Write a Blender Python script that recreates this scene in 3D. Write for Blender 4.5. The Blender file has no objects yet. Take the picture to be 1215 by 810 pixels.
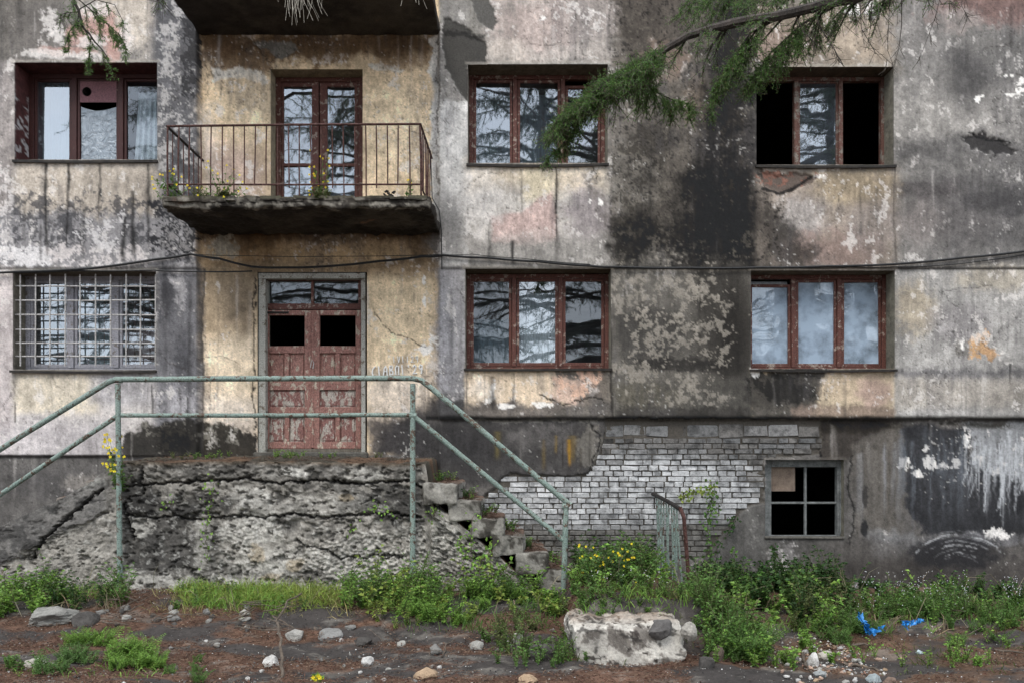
import bpy, math, random
import numpy as np
from mathutils import Vector, Matrix, noise as mnoise

random.seed(7)
rng = np.random.default_rng(11)
S = bpy.context.scene
COL = S.collection
R = math.radians
EYE = 1.6            # camera height above the trodden ground
CAMY = -10.0         # the facade stands on the plane y = 0

# ------------------------------------------------------------------ camera, sky, sun, exposure
cam = bpy.data.cameras.new('camera')
cam.lens = 36.0 * 1000 / 1215
cam.sensor_width = 36
cam.shift_y = (545 - 405) / 1215
cam.clip_start = 0.05
cam.clip_end = 2000
camo = bpy.data.objects.new('camera', cam)
camo.location = (0, CAMY, EYE)
camo.rotation_euler = (R(90), 0, 0)
COL.objects.link(camo)
S.camera = camo

SUN_EL, SUN_ROT = R(56), R(200)
w = bpy.data.worlds.new('World')
S.world = w
w.use_nodes = True
wn, wl = w.node_tree.nodes, w.node_tree.links
wn.clear()
wo = wn.new('ShaderNodeOutputWorld')
bg = wn.new('ShaderNodeBackground'); bg.inputs['Strength'].default_value = 0.12
sky = wn.new('ShaderNodeTexSky'); sky.sky_type = 'NISHITA'; sky.sun_disc = False
sky.sun_elevation = SUN_EL; sky.sun_rotation = SUN_ROT
tc = wn.new('ShaderNodeTexCoord')
mp = wn.new('ShaderNodeMapping'); mp.inputs['Scale'].default_value = (1, 1, 2.2)
nz = wn.new('ShaderNodeTexNoise'); nz.inputs['Scale'].default_value = 2.4; nz.inputs['Detail'].default_value = 6
rp = wn.new('ShaderNodeValToRGB')
rp.color_ramp.elements[0].position = 0.3; rp.color_ramp.elements[0].color = (5.2, 5.9, 6.9, 1)
rp.color_ramp.elements[1].position = 0.7; rp.color_ramp.elements[1].color = (8.6, 8.9, 9.3, 1)
mx = wn.new('ShaderNodeMix'); mx.data_type = 'RGBA'; mx.inputs[0].default_value = 0.85
wl.new(tc.outputs['Generated'], mp.inputs['Vector']); wl.new(mp.outputs[0], nz.inputs['Vector'])
wl.new(nz.outputs['Fac'], rp.inputs[0])
wl.new(sky.outputs[0], mx.inputs[6]); wl.new(rp.outputs[0], mx.inputs[7])
wl.new(mx.outputs[2], bg.inputs['Color']); wl.new(bg.outputs[0], wo.inputs['Surface'])

sl = bpy.data.lights.new('sun', 'SUN')
sl.energy = 0.9; sl.angle = R(25); sl.color = (1, 0.97, 0.92)
so = bpy.data.objects.new('sun', sl); COL.objects.link(so)
# direction towards the sun: up, in front of the facade, a little from the left
sd = Vector((math.sin(SUN_ROT) * math.cos(SUN_EL), math.cos(SUN_ROT) * math.cos(SUN_EL), math.sin(SUN_EL)))
so.rotation_euler = sd.to_track_quat('Z', 'Y').to_euler()
so.location = (-3, -8, 12)

S.view_settings.view_transform = 'Standard'
S.view_settings.look = 'None'
S.view_settings.exposure = 1.5
S.view_settings.gamma = 1

# ------------------------------------------------------------------ helpers
def W(u, v, y=0.0):
    """point that the photograph shows at pixel (u, v), at distance y from the facade plane"""
    s = (y - CAMY) / 1000.0
    return Vector(((u - 607.5) * s, y, EYE + (545 - v) * s))

def lin(c):
    return tuple(((x / 255) / 12.92 if x / 255 <= 0.04045 else ((x / 255 + 0.055) / 1.055) ** 2.4) for x in c)

ALB = 0.80
def L(*c):
    return tuple(x * ALB for x in lin(c))

_T = np.random.default_rng(5).random((512, 512)).astype(np.float32)
def vnoise(x, y, seed=0):
    x = x + seed * 17.31; y = y + seed * 9.77
    ix = np.floor(x); iy = np.floor(y)
    fx = (x - ix).astype(np.float32); fy = (y - iy).astype(np.float32)
    fx = fx * fx * (3 - 2 * fx); fy = fy * fy * (3 - 2 * fy)
    ix = ix.astype(np.int32) + seed * 37; iy = iy.astype(np.int32) + seed * 91
    a = _T[iy & 511, ix & 511]; b = _T[iy & 511, (ix + 1) & 511]
    c = _T[(iy + 1) & 511, ix & 511]; d = _T[(iy + 1) & 511, (ix + 1) & 511]
    return (a * (1 - fx) + b * fx) * (1 - fy) + (c * (1 - fx) + d * fx) * fy
def fbm(x, y, seed=0, octv=5, gain=0.5):
    s = 0; a = 1; t = 0
    for o in range(octv):
        s = s + a * vnoise(x * 2 ** o, y * 2 ** o, seed + o * 3); t += a; a *= gain
    return s / t * 2 - 1          # about -0.6 .. 0.6
def ridge(x, y, seed=0, octv=4):
    s = 0; a = 1; t = 0
    for o in range(octv):
        s = s + a * (1 - np.abs(vnoise(x * 2 ** o, y * 2 ** o, seed + o * 3) * 2 - 1)); t += a; a *= 0.5
    return s / t
def worley(x, y, seed=0):
    ix = np.floor(x).astype(np.int32); iy = np.floor(y).astype(np.int32)
    best = np.full(x.shape, 9.0, np.float32); second = best.copy()
    for dx in (-1, 0, 1):
        for dy in (-1, 0, 1):
            jx = ix + dx; jy = iy + dy
            px = jx + _T[(jy + seed) & 511, (jx + seed * 3) & 511]
            py = jy + _T[(jy + seed * 7 + 100) & 511, (jx + seed + 50) & 511]
            d = (px - x) ** 2 + (py - y) ** 2
            second = np.minimum(second, np.maximum(best, d)); best = np.minimum(best, d)
    return np.sqrt(best), np.sqrt(second)
_T3 = np.random.default_rng(6).random((64, 64, 64)).astype(np.float32)
def vn3(P):
    i = np.floor(P).astype(np.int32); f = (P - i).astype(np.float32); f = f * f * (3 - 2 * f); s = 0
    for dx in (0, 1):
        for dy in (0, 1):
            for dz in (0, 1):
                wt = (f[:, 0] if dx else 1 - f[:, 0]) * (f[:, 1] if dy else 1 - f[:, 1]) * (f[:, 2] if dz else 1 - f[:, 2])
                s = s + wt * _T3[(i[:, 0] + dx) & 63, (i[:, 1] + dy) & 63, (i[:, 2] + dz) & 63]
    return s
def fbm3(P, sc=1.0, seed=0, octv=5, gain=.6):
    P = np.asarray(P, np.float32) * sc + seed * 7.3; s = 0; a = 1; t = 0
    for o in range(octv): s = s + a * vn3(P * 2.03 ** o + o * 11.7); t += a; a *= gain
    return s / t * 2 - 1
def ridge3(P, sc=1.0, seed=0, octv=4):
    P = np.asarray(P, np.float32) * sc + seed * 5.1; s = 0; a = 1; t = 0
    for o in range(octv): s = s + a * (1 - np.abs(vn3(P * 2.03 ** o + o * 9.1) * 2 - 1)); t += a; a *= .5
    return s / t
def sstep(x, a, b):
    t = np.clip((x - a) / (b - a), 0, 1); return t * t * (3 - 2 * t)

def tag(o, label=None, cat=None, group=None, kind=None):
    if label: o['label'] = label
    if cat: o['category'] = cat
    if group: o['group'] = group
    if kind: o['kind'] = kind
    return o
def empty(name, loc, label=None, cat=None, group=None):
    o = bpy.data.objects.new(name, None); COL.objects.link(o); o.location = loc
    o.empty_display_size = 0.2
    return tag(o, label, cat, group)
def link_mesh(name, me, mat=None, parent=None, loc=None):
    if mat is not None: me.materials.append(mat)
    o = bpy.data.objects.new(name, me); COL.objects.link(o)
    if parent is not None:
        o.parent = parent
        off = Vector((0, 0, 0)); p = parent
        while p is not None: off += p.location; p = p.parent
        o.location = (Vector(loc) if loc is not None else Vector((0, 0, 0))) - off
    elif loc is not None:
        o.location = loc
    return o
def np_mesh(name, V, F, smooth=False, colors=None, uvn=None):
    """V (n,3); F (m,k) all faces of the same size k"""
    V = np.asarray(V, np.float32); F = np.asarray(F, np.int32)
    me = bpy.data.meshes.new(name)
    me.vertices.add(len(V)); me.vertices.foreach_set('co', V.ravel())
    k = F.shape[1]; m = len(F)
    me.loops.add(m * k); me.loops.foreach_set('vertex_index', F.ravel())
    me.polygons.add(m); me.polygons.foreach_set('loop_start', np.arange(0, m * k, k, dtype=np.int32))
    me.polygons.foreach_set('loop_total', np.full(m, k, np.int32))
    me.polygons.foreach_set('use_smooth', np.full(m, smooth, bool))
    me.update(calc_edges=True)
    if colors is not None:
        a = me.color_attributes.new('Col', 'FLOAT_COLOR', 'POINT')
        c = np.ones((len(V), 4), np.float32); c[:, :3] = colors
        a.data.foreach_set('color', c.ravel())
    return me

class MB:
    """collects boxes, bars and tubes in world coordinates; build() links them as one mesh object"""
    def __init__(s): s.v = []; s.f = []
    def add(s, vs, fs):
        n = len(s.v); s.v += [tuple(p) for p in vs]; s.f += [tuple(i + n for i in f) for f in fs]
    def box(s, x0, x1, y0, y1, z0, z1, c=0.004, jit=0.0):
        """chamfered box"""
        X = (min(x0, x1), max(x0, x1)); Y = (min(y0, y1), max(y0, y1)); Z = (min(z0, z1), max(z0, z1))
        c = min(c, (X[1] - X[0]) * .3, (Y[1] - Y[0]) * .3, (Z[1] - Z[0]) * .3)
        vs = []; idx = {}
        for i in (0, 1):
            for j in (0, 1):
                for k in (0, 1):
                    dx = c if i == 0 else -c; dy = c if j == 0 else -c; dz = c if k == 0 else -c
                    base = (X[i], Y[j], Z[k])
                    for a in range(3):
                        p = [base[0] + dx, base[1] + dy, base[2] + dz]; p[a] = base[a]
                        if jit: p = [q + random.uniform(-jit, jit) for q in p]
                        idx[(i, j, k, a)] = len(vs); vs.append(p)
        fs = []
        def face(a, s_):
            o = [(0, 0), (1, 0), (1, 1), (0, 1)]; r = []
            for (m, n) in o:
                ijk = [0, 0, 0]; ijk[a] = s_; ijk[(a + 1) % 3] = m; ijk[(a + 2) % 3] = n
                r.append(idx[(ijk[0], ijk[1], ijk[2], a)])
            if s_ == 0: r.reverse()
            fs.append(r)
        for a in range(3):
            for s_ in (0, 1): face(a, s_)
        for a in range(3):          # edges along axis a
            b, d = (a + 1) % 3, (a + 2) % 3
            for m in (0, 1):
                for n in (0, 1):
                    e0 = [0, 0, 0]; e1 = [0, 0, 0]; e1[a] = 1; e0[b] = e1[b] = m; e0[d] = e1[d] = n
                    r = [idx[(*e0, b)], idx[(*e1, b)], idx[(*e1, d)], idx[(*e0, d)]]
                    if (m + n) % 2 == 0: r.reverse()
                    fs.append(r)
        for i in (0, 1):
            for j in (0, 1):
                for k in (0, 1):
                    r = [idx[(i, j, k, 0)], idx[(i, j, k, 1)], idx[(i, j, k, 2)]]
                    if (i + j + k) % 2 == 1: r.reverse()
                    fs.append(r)
        s.add(vs, fs); return s
    def tube(s, pts, r, n=8, cap=True, r1=None, wob=0.0):
        pts = [Vector(p) for p in pts]
        N = len(pts); vs = []; fs = []
        prev = None
        for i, p in enumerate(pts):
            if i == 0: d = pts[1] - p
            elif i == N - 1: d = p - pts[-2]
            else: d = (pts[i + 1] - p).normalized() + (p - pts[i - 1]).normalized()
            d.normalize()
            if prev is None:
                up = Vector((0, 0, 1)) if abs(d.z) < .9 else Vector((0, 1, 0))
                a = d.cross(up).normalized()
            else:
                a = (prev - d * prev.dot(d)).normalized()
            prev = a; b = d.cross(a)
            rr = r if r1 is None else r + (r1 - r) * i / (N - 1)
            # widen at mitres
            if 0 < i < N - 1:
                ca = (pts[i + 1] - p).normalized().dot((p - pts[i - 1]).normalized())
            for k in range(n):
                t = 2 * math.pi * k / n
                q = rr * (1 + (random.uniform(-wob, wob) if wob else 0))
                vs.append(p + a * math.cos(t) * q + b * math.sin(t) * q)
        for i in range(N - 1):
            for k in range(n):
                k2 = (k + 1) % n
                fs.append((i * n + k, i * n + k2, (i + 1) * n + k2, (i + 1) * n + k))
        if cap:
            fs.append(tuple(range(n))[::-1]); fs.append(tuple((N - 1) * n + k for k in range(n)))
        s.add(vs, fs); return s
    def quad(s, a, b, c, d): s.add([a, b, c, d], [(0, 1, 2, 3)]); return s
    def build(s, name, mat, parent=None, loc=None, smooth=False):
        off = Vector(loc) if loc is not None else Vector((0, 0, 0))
        me = bpy.data.meshes.new(name)
        me.from_pydata([tuple(Vector(p) - off) for p in s.v], [], s.f)
        if smooth:
            me.polygons.foreach_set('use_smooth', np.ones(len(me.polygons), bool))
        me.update()
        return link_mesh(name, me, mat, parent, loc if loc is not None else (0, 0, 0))

# ------------------------------------------------------------------ materials
class NT:
    def __init__(s, name):
        s.m = bpy.data.materials.new(name); s.m.use_nodes = True
        s.n = s.m.node_tree.nodes; s.l = s.m.node_tree.links
        s.b = s.n['Principled BSDF']
        s.b.inputs['Specular IOR Level'].default_value = 0.25
    def new(s, t, **k):
        x = s.n.new(t)
        for a, b in k.items(): setattr(x, a, b)
        return x
    def coord(s, scale=(1, 1, 1), world=True):
        mp = s.new('ShaderNodeMapping'); mp.inputs['Scale'].default_value = scale
        if world:
            g = s.new('ShaderNodeNewGeometry'); s.l.new(g.outputs['Position'], mp.inputs['Vector'])
        else:
            g = s.new('ShaderNodeTexCoord'); s.l.new(g.outputs['Object'], mp.inputs['Vector'])
        return mp.outputs[0]
    def noise(s, vec, scale, detail=5, rough=0.6, dist=0.0):
        x = s.new('ShaderNodeTexNoise'); x.inputs['Scale'].default_value = scale
        x.inputs['Detail'].default_value = detail; x.inputs['Roughness'].default_value = rough
        x.inputs['Distortion'].default_value = dist
        s.l.new(vec, x.inputs['Vector']); return x.outputs['Fac']
    def ramp(s, fac, stops):
        x = s.new('ShaderNodeValToRGB'); e = x.color_ramp.elements
        while len(e) < len(stops): e.new(0.5)
        for i, (p, c) in enumerate(stops):
            e[i].position = p
            e[i].color = (c, c, c, 1) if isinstance(c, (int, float)) else (*c, 1)
        s.l.new(fac, x.inputs[0]); return x.outputs[0]
    def mix(s, fac, a, b, blend='MIX'):
        x = s.new('ShaderNodeMix', data_type='RGBA', blend_type=blend)
        for sock, val in ((0, fac), (6, a), (7, b)):
            if isinstance(val, (int, float)): x.inputs[sock].default_value = val if sock == 0 else (val, val, val, 1)
            elif isinstance(val, tuple): x.inputs[sock].default_value = (*val, 1)
            else: s.l.new(val, x.inputs[sock])
        return x.outputs[2]
    def bump(s, h, strength=0.4, dist=0.01, prev=None):
        x = s.new('ShaderNodeBump'); x.inputs['Strength'].default_value = strength
        x.inputs['Distance'].default_value = dist
        s.l.new(h, x.inputs['Height'])
        if prev is not None: s.l.new(prev, x.inputs['Normal'])
        return x.outputs[0]
    def done(s, col=None, rough=0.85, nrm=None):
        if col is not None:
            if isinstance(col, tuple): s.b.inputs['Base Color'].default_value = (*col, 1)
            else: s.l.new(col, s.b.inputs['Base Color'])
        if isinstance(rough, (int, float)): s.b.inputs['Roughness'].default_value = rough
        else: s.l.new(rough, s.b.inputs['Roughness'])
        if nrm is not None: s.l.new(nrm, s.b.inputs['Normal'])
        return s.m

def mat_painted_attr(name, rough=0.92, fine=1.0, bump=0.5):
    """colour from the mesh's own paint layer, broken up by fine grain"""
    t = NT(name); a = t.new('ShaderNodeVertexColor', layer_name='Col')
    c = t.coord()
    n1 = t.noise(c, 45, 6, 0.7); n2 = t.noise(c, 160, 3, 0.7); n3 = t.noise(c, 9, 5, .6)
    g = t.ramp(n1, [(0.3, 1 - .30 * fine), (0.5, 1.0), (0.72, 1 + .28 * fine)])
    col = t.mix(1.0, a.outputs['Color'], g, 'MULTIPLY')
    g2 = t.ramp(n2, [(0.28, 0.55), (0.42, 1.0), (0.7, 1.12)])
    col = t.mix(0.8 * fine, col, t.mix(1.0, col, g2, 'MULTIPLY'))
    g3 = t.ramp(n3, [(0.3, .88), (0.7, 1.1)])
    col = t.mix(1.0, col, g3, 'MULTIPLY')
    b = t.bump(n1, bump, 0.008); b = t.bump(n2, bump * .7, 0.003, b)
    return t.done(col, rough, b)

def mat_peel(name, paint, under, amount=0.45, grain=(1, 1, 1), rough=0.6, dirt=0.5, scale=14, paint2=None):
    t = NT(name); c = t.coord(grain)
    n = t.noise(c, scale, 8, 0.68, 0.3); n2 = t.noise(c, 4, 4); n3 = t.noise(c, 80, 4, .7)
    m = t.ramp(n, [(amount - .02, 0.0), (amount + .02, 1.0)])
    p = t.mix(n2, paint, paint2 or tuple(x * .65 for x in paint))
    col = t.mix(m, under, p)
    d = t.ramp(n3, [(0.35, 1 - dirt), (0.6, 1.05)])
    col = t.mix(1.0, col, d, 'MULTIPLY')
    b = t.bump(m, .35, .0015); b = t.bump(n3, .3, .002, b)
    return t.done(col, rough, b)

def mat_noise(name, c1, c2, scale=12, rough=0.85, bump=.4, world=True, bdist=.006, c3=None, grain=(1, 1, 1)):
    t = NT(name); c = t.coord(grain, world)
    n = t.noise(c, scale, 7, .65); n2 = t.noise(c, scale * 6, 4, .7)
    st = [(0.32, c1), (0.68, c2)]
    if c3: st = [(0.3, c1), (0.52, c2), (0.72, c3)]
    col = t.ramp(n, st)
    col = t.mix(.7, col, t.mix(1.0, col, t.ramp(n2, [(0.3, .6), (0.6, 1.1)]), 'MULTIPLY'))
    b = t.bump(n, bump, bdist); b = t.bump(n2, bump, bdist * .4, b)
    return t.done(col, rough, b)

def mat_leaf(name, rough=.55, trans=.35):
    t = NT(name); a = t.new('ShaderNodeVertexColor', layer_name='Col')
    t.done(a.outputs['Color'], rough)
    tr = t.new('ShaderNodeBsdfTranslucent'); t.l.new(a.outputs['Color'], tr.inputs['Color'])
    ms = t.new('ShaderNodeMixShader'); ms.inputs[0].default_value = trans
    out = t.n['Material Output']
    t.l.new(t.b.outputs[0], ms.inputs[1]); t.l.new(tr.outputs[0], ms.inputs[2]); t.l.new(ms.outputs[0], out.inputs[0])
    return t.m

def mat_glass(name, refl=0.13, haze=0.06, hazecol=(.35, .38, .42), dirt=.1, tint=(.85, .9, .92), warp=.02, fres=.25):
    t = NT(name); c = t.coord()
    n1 = t.noise(c, 2.2, 2, .4)
    b = t.bump(n1, 1.0, warp)
    gl = t.new('ShaderNodeBsdfGlossy'); gl.inputs['Roughness'].default_value = .015
    gl.inputs['Color'].default_value = (.92, .96, 1, 1)
    t.l.new(b, gl.inputs['Normal'])
    trn = t.new('ShaderNodeBsdfTransparent'); trn.inputs['Color'].default_value = (*tint, 1)
    df = t.new('ShaderNodeBsdfDiffuse'); df.inputs['Color'].default_value = (*hazecol, 1)
    n2 = t.noise(c, 5, 6, .6); n3 = t.noise(c, 60, 5, .8)
    hz = t.ramp(n2, [(0.3, max(0, haze * .4)), (0.75, haze * 1.6)])
    sp = t.ramp(n3, [(0.62, 0.0), (0.75, dirt)])
    am = t.new('ShaderNodeMath', operation='ADD', use_clamp=True); t.l.new(hz, am.inputs[0]); t.l.new(sp, am.inputs[1])
    m1 = t.new('ShaderNodeMixShader'); t.l.new(am.outputs[0], m1.inputs[0])
    t.l.new(trn.outputs[0], m1.inputs[1]); t.l.new(df.outputs[0], m1.inputs[2])
    lw = t.new('ShaderNodeLayerWeight'); lw.inputs['Blend'].default_value = .35
    mm = t.new('ShaderNodeMath', operation='MULTIPLY_ADD')
    t.l.new(lw.outputs['Facing'], mm.inputs[0]); mm.inputs[1].default_value = fres; mm.inputs[2].default_value = refl
    m2 = t.new('ShaderNodeMixShader'); t.l.new(mm.outputs[0], m2.inputs[0])
    t.l.new(m1.outputs[0], m2.inputs[1]); t.l.new(gl.outputs[0], m2.inputs[2])
    t.l.new(m2.outputs[0], t.n['Material Output'].inputs[0])
    return t.m

M = {}
M['wall'] = mat_painted_attr('weathered plaster')
M['conc'] = mat_painted_attr('crumbling concrete', bump=.8, fine=1.1)
M['ground'] = mat_painted_attr('dark soil', bump=1.0, fine=1.2)
M['reveal'] = mat_noise('grey reveal plaster', L(92, 88, 80), L(150, 144, 132), 7, c3=L(120, 112, 98))
M['reveal_red'] = mat_peel('red painted reveal', lin((88, 58, 56)), L(190, 188, 185), .40, rough=.7, scale=8)
M['soffit'] = mat_noise('dark brown soffit', L(48, 42, 36), L(92, 82, 70), 5, c3=L(70, 62, 52))  # mottled dark browns
M['inside'] = mat_noise('darkened interior', (.02, .02, .02), (.05, .048, .045), 3)  # darkness of the unlit rooms put into a near-black wall and floor colour
M['wood_red'] = mat_peel('red brown window paint', lin((108, 70, 60)), lin((150, 134, 122)), .42, rough=.6, paint2=lin((82, 48, 41)), dirt=.6)
M['wood_dark'] = mat_peel('dark red window paint', lin((76, 43, 39)), lin((110, 90, 82)), .33, rough=.55, paint2=lin((52, 27, 25)))
M['wood_worn'] = mat_peel('worn window paint', lin((104, 72, 62)), lin((118, 110, 100)), .46, rough=.7)
M['wood_grey'] = mat_peel('grey weathered frame', lin((172, 170, 176)), lin((120, 112, 105)), .40, rough=.7)
M['wood_bare'] = mat_noise('bare grey wood', lin((70, 64, 56)), lin((122, 114, 102)), 9, grain=(6, 6, 1))
M['frame_pale'] = mat_peel('pale grey door frame', lin((175, 172, 162)), lin((110, 100, 88)), .42, rough=.75)
M['door'] = mat_peel('peeling red door paint', lin((168, 126, 114)), lin((184, 170, 152)), .43, grain=(1, 1, .5), rough=.75, paint2=lin((126, 86, 78)), scale=15, dirt=.6)
M['door_low'] = mat_peel('worn lower door paint', lin((154, 112, 104)), lin((178, 168, 156)), .485, grain=(1, 1, .5), rough=.8, paint2=lin((120, 84, 77)), scale=15, dirt=.6)
M['glass'] = mat_glass('old window glass', .20, .04, dirt=.1, warp=.0012)
M['glass_dark'] = mat_glass('dark window glass', .075, .02, warp=.0012)
M['glass_milky'] = mat_glass('milky filmed glass', .06, .85, lin((150, 165, 180)), .1, warp=.004)
M['glass_dusty'] = mat_glass('dusty window glass', .22, .16, lin((120, 130, 140)), .15, warp=.002)
M['rust'] = mat_peel('rusty painted iron', lin((92, 62, 56)), lin((56, 32, 24)), .48, scale=30, rough=.7)
M['black_iron'] = mat_noise('black iron', (.012, .011, .011), (.04, .034, .03), 30)
M['grille'] = mat_peel('grey grille paint', lin((192, 188, 184)), lin((92, 74, 62)), .38, scale=30, rough=.6)
M['pipe'] = mat_peel('pale green pipe paint', lin((148, 160, 150)), lin((92, 74, 62)), .44, scale=17, rough=.6, paint2=lin((104, 124, 116)), dirt=.6)
M['sill'] = mat_noise('dark sill sheet', L(26, 24, 23), L(62, 56, 50), 14, rough=.6)
M['cable'] = mat_noise('cable sheath', (.012, .012, .012), (.03, .03, .03), 30, rough=.6)
M['mortar'] = mat_noise('dark mortar', L(70, 67, 62), L(112, 108, 100), 30)
M['bark'] = mat_noise('cedar bark', (.022, .018, .015), (.075, .06, .05), 18, bump=1, bdist=.02, grain=(1, 1, .3))
M['twig'] = mat_noise('dry twig', (.05, .038, .028), (.14, .11, .085), 20)
M['needle'] = mat_leaf('cedar needles', .6, .25)
M['leaf'] = mat_leaf('weed leaves')
M['litter'] = mat_leaf('dry litter', .9, .1)
M['flower'] = mat_leaf('petals', .6, .4)
M['cloth'] = mat_noise('grey white curtain cloth', lin((140, 148, 152)), lin((188, 194, 198)), 8)
M['cloth_dark'] = mat_noise('dark curtain cloth', (.01, .01, .012), (.03, .03, .035), 8)
M['card'] = mat_noise('faded cardboard', L(120, 104, 92), L(150, 132, 116), 12)
M['white_paint'] = mat_noise('white graffiti paint', (.6, .58, .54), (.8, .79, .76), 40)
def _brick():
    t = NT('white silicate brick')
    oi = t.new('ShaderNodeObjectInfo'); c = t.coord()
    n = t.noise(c, 30, 7, .7); n2 = t.noise(c, 7, 5, .6); n3 = t.noise(c, 120, 3, .7)
    col = t.mix(1.0, oi.outputs['Color'], t.ramp(n, [(0.3, .55), (0.52, 1.0), (0.7, 1.15)]), 'MULTIPLY')
    col = t.mix(1.0, col, t.ramp(n2, [(0.36, .45), (0.52, 1.0)]), 'MULTIPLY')
    col = t.mix(.6, col, t.mix(1.0, col, t.ramp(n3, [(0.3, .5), (0.5, 1.0)]), 'MULTIPLY'))
    b = t.bump(n, .7, .006); b = t.bump(n3, .5, .003, b)
    return t.done(col, .9, b)
M['brick'] = _brick()
def _rock():
    t = NT('grey rubble stone')
    oi = t.new('ShaderNodeObjectInfo'); c = t.coord()
    n = t.noise(c, 12, 8, .7); n3 = t.noise(c, 90, 4, .7)
    col = t.mix(1.0, oi.outputs['Color'], t.ramp(n, [(0.3, .45), (0.5, .9), (0.7, 1.15)]), 'MULTIPLY')
    col = t.mix(.7, col, t.mix(1.0, col, t.ramp(n3, [(0.3, .5), (0.5, 1.0)]), 'MULTIPLY'))
    b = t.bump(n, .9, .02); b = t.bump(n3, .6, .005, b)
    return t.done(col, .9, b)
M['rock'] = _rock()
def _plastic(name, colr):
    t = NT(name); c = t.coord(); n = t.noise(c, 9, 5, .6, 1.5)
    b = t.bump(n, 1.0, .05)
    t.b.inputs['Specular IOR Level'].default_value = .8
    return t.done(colr, .18, b)
M['sheet'] = _plastic('grey plastic sheet', lin((140, 150, 158)))
M['blue'] = _plastic('bright blue plastic', lin((40, 130, 200)))

# ------------------------------------------------------------------ painting kit for the weathered sheets
class Sheet:
    """a sheet over (u, v) = centimetres on the facade as the photograph's pixels count them"""
    def __init__(s, ul, vl, base):
        s.ul = np.asarray(ul, np.float32); s.vl = np.asarray(vl, np.float32)
        s.U, s.V = np.meshgrid(s.ul, s.vl)
        s.C = np.empty(s.U.shape + (3,), np.float32); s.C[:] = L(*base)
        s.H = np.zeros(s.U.shape, np.float32)       # relief, metres towards the viewer
        U, V = s.U, s.V
        s.w1 = fbm(U / 26, V / 26, 1, 5, .6); s.w2 = fbm(U / 26, V / 26, 2, 5, .6)
        s.f1 = fbm(U / 7, V / 7, 3, 4, .65); s.f2 = fbm(U / 7, V / 9, 4, 4, .65)
        s.big = fbm(U / 90, V / 90, 5, 5, .55); s.st = fbm(U / 5, V / 70, 6, 4, .6)
        s.st2 = fbm(U / 2.2, V / 26, 7, 3, .6)
        s.fl = fbm(U / 14, V / 14, 8, 6, .78); s.mi = fbm(U / 3.2, V / 3.6, 12, 3, .7)
    def win(s, u0, v0, u1, v1):
        a, b = np.searchsorted(s.ul, (u0, u1)); c, d = np.searchsorted(s.vl, (v0, v1))
        return (slice(c, d), slice(a, b))
    def ell(s, cx, cy, rx, ry, rag=.5, soft=.25):
        k = 1.9
        w_ = s.win(cx - rx * k, cy - ry * k, cx + rx * k, cy + ry * k)
        d = np.sqrt(((s.U[w_] - cx) / rx) ** 2 + ((s.V[w_] - cy) / ry) ** 2)
        n = (.7 * s.w1[w_] + .9 * s.fl[w_] + .55 * s.f1[w_] + .3 * s.mi[w_]) if rx > 16 else (.5 * s.fl[w_] + 1.1 * s.f1[w_] + .8 * s.mi[w_])
        return w_, sstep(1 - d + rag * n, -soft, soft)
    def poly(s, pts, rag=4, soft=1.5):
        P = np.array(pts, np.float32); mg = rag * 2 + soft + 2
        w_ = s.win(P[:, 0].min() - mg, P[:, 1].min() - mg, P[:, 0].max() + mg, P[:, 1].max() + mg)
        U = s.U[w_] + rag * (s.w1[w_] * 1.3 + s.f1[w_] * 1.0 + s.mi[w_] * .5); V = s.V[w_] + rag * (s.w2[w_] * 1.3 + s.f2[w_] * 1.0 - s.mi[w_] * .5)
        dmin = np.full(U.shape, 1e9, np.float32); inside = np.zeros(U.shape, bool)
        for i in range(len(P)):
            ax, ay = P[i]; bx, by = P[(i + 1) % len(P)]
            ex, ey = bx - ax, by - ay
            t = np.clip(((U - ax) * ex + (V - ay) * ey) / (ex * ex + ey * ey + 1e-9), 0, 1)
            dmin = np.minimum(dmin, (U - ax - t * ex) ** 2 + (V - ay - t * ey) ** 2)
            c = ((ay > V) != (by > V)) & (U < (bx - ax) * (V - ay) / ((by - ay) if by != ay else 1e-9) + ax)
            inside ^= c
        d = np.sqrt(dmin); d = np.where(inside, d, -d)
        return w_, sstep(d, -soft, soft)
    def line(s, pts, wd=1.2, rag=2.0, soft=.8):
        P = np.array(pts, np.float32); mg = rag * 2 + wd + soft + 2
        w_ = s.win(P[:, 0].min() - mg, P[:, 1].min() - mg, P[:, 0].max() + mg, P[:, 1].max() + mg)
        U = s.U[w_] + rag * (s.w1[w_] + s.f1[w_]); V = s.V[w_] + rag * (s.w2[w_] + s.f2[w_])
        dmin = np.full(U.shape, 1e9, np.float32)
        for i in range(len(P) - 1):
            ax, ay = P[i]; bx, by = P[i + 1]; ex, ey = bx - ax, by - ay
            t = np.clip(((U - ax) * ex + (V - ay) * ey) / (ex * ex + ey * ey + 1e-9), 0, 1)
            dmin = np.minimum(dmin, (U - ax - t * ex) ** 2 + (V - ay - t * ey) ** 2)
        return w_, 1 - sstep(np.sqrt(dmin), wd - soft, wd + soft)
    def put(s, m, col, a=1.0):
        w_, k = m; k = (k * a)[..., None]
        s.C[w_] = s.C[w_] * (1 - k) + np.array(L(*col), np.float32) * k
    def flaky(s, m, col, a=1.0, th=0.0, soft=.06, scale=None):
        """paint that survives only in flakes; th raises or lowers how much is left"""
        w_, k = m
        n = .55 * (s.fl[w_] if scale is None else fbm(s.U[w_] / scale, s.V[w_] / scale, int(th * 100) + 30, 5, .7)) + .45 * s.f1[w_] + .30 * s.mi[w_] + (k - 1) * .5
        q = sstep(n, th - soft, th + soft) * sstep(k, 0, .25)
        s.put((w_, q), col, a)
        return w_, q
    def mul(s, m, f):
        w_, k = m; s.C[w_] *= (1 + (f - 1) * k)[..., None]
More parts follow.
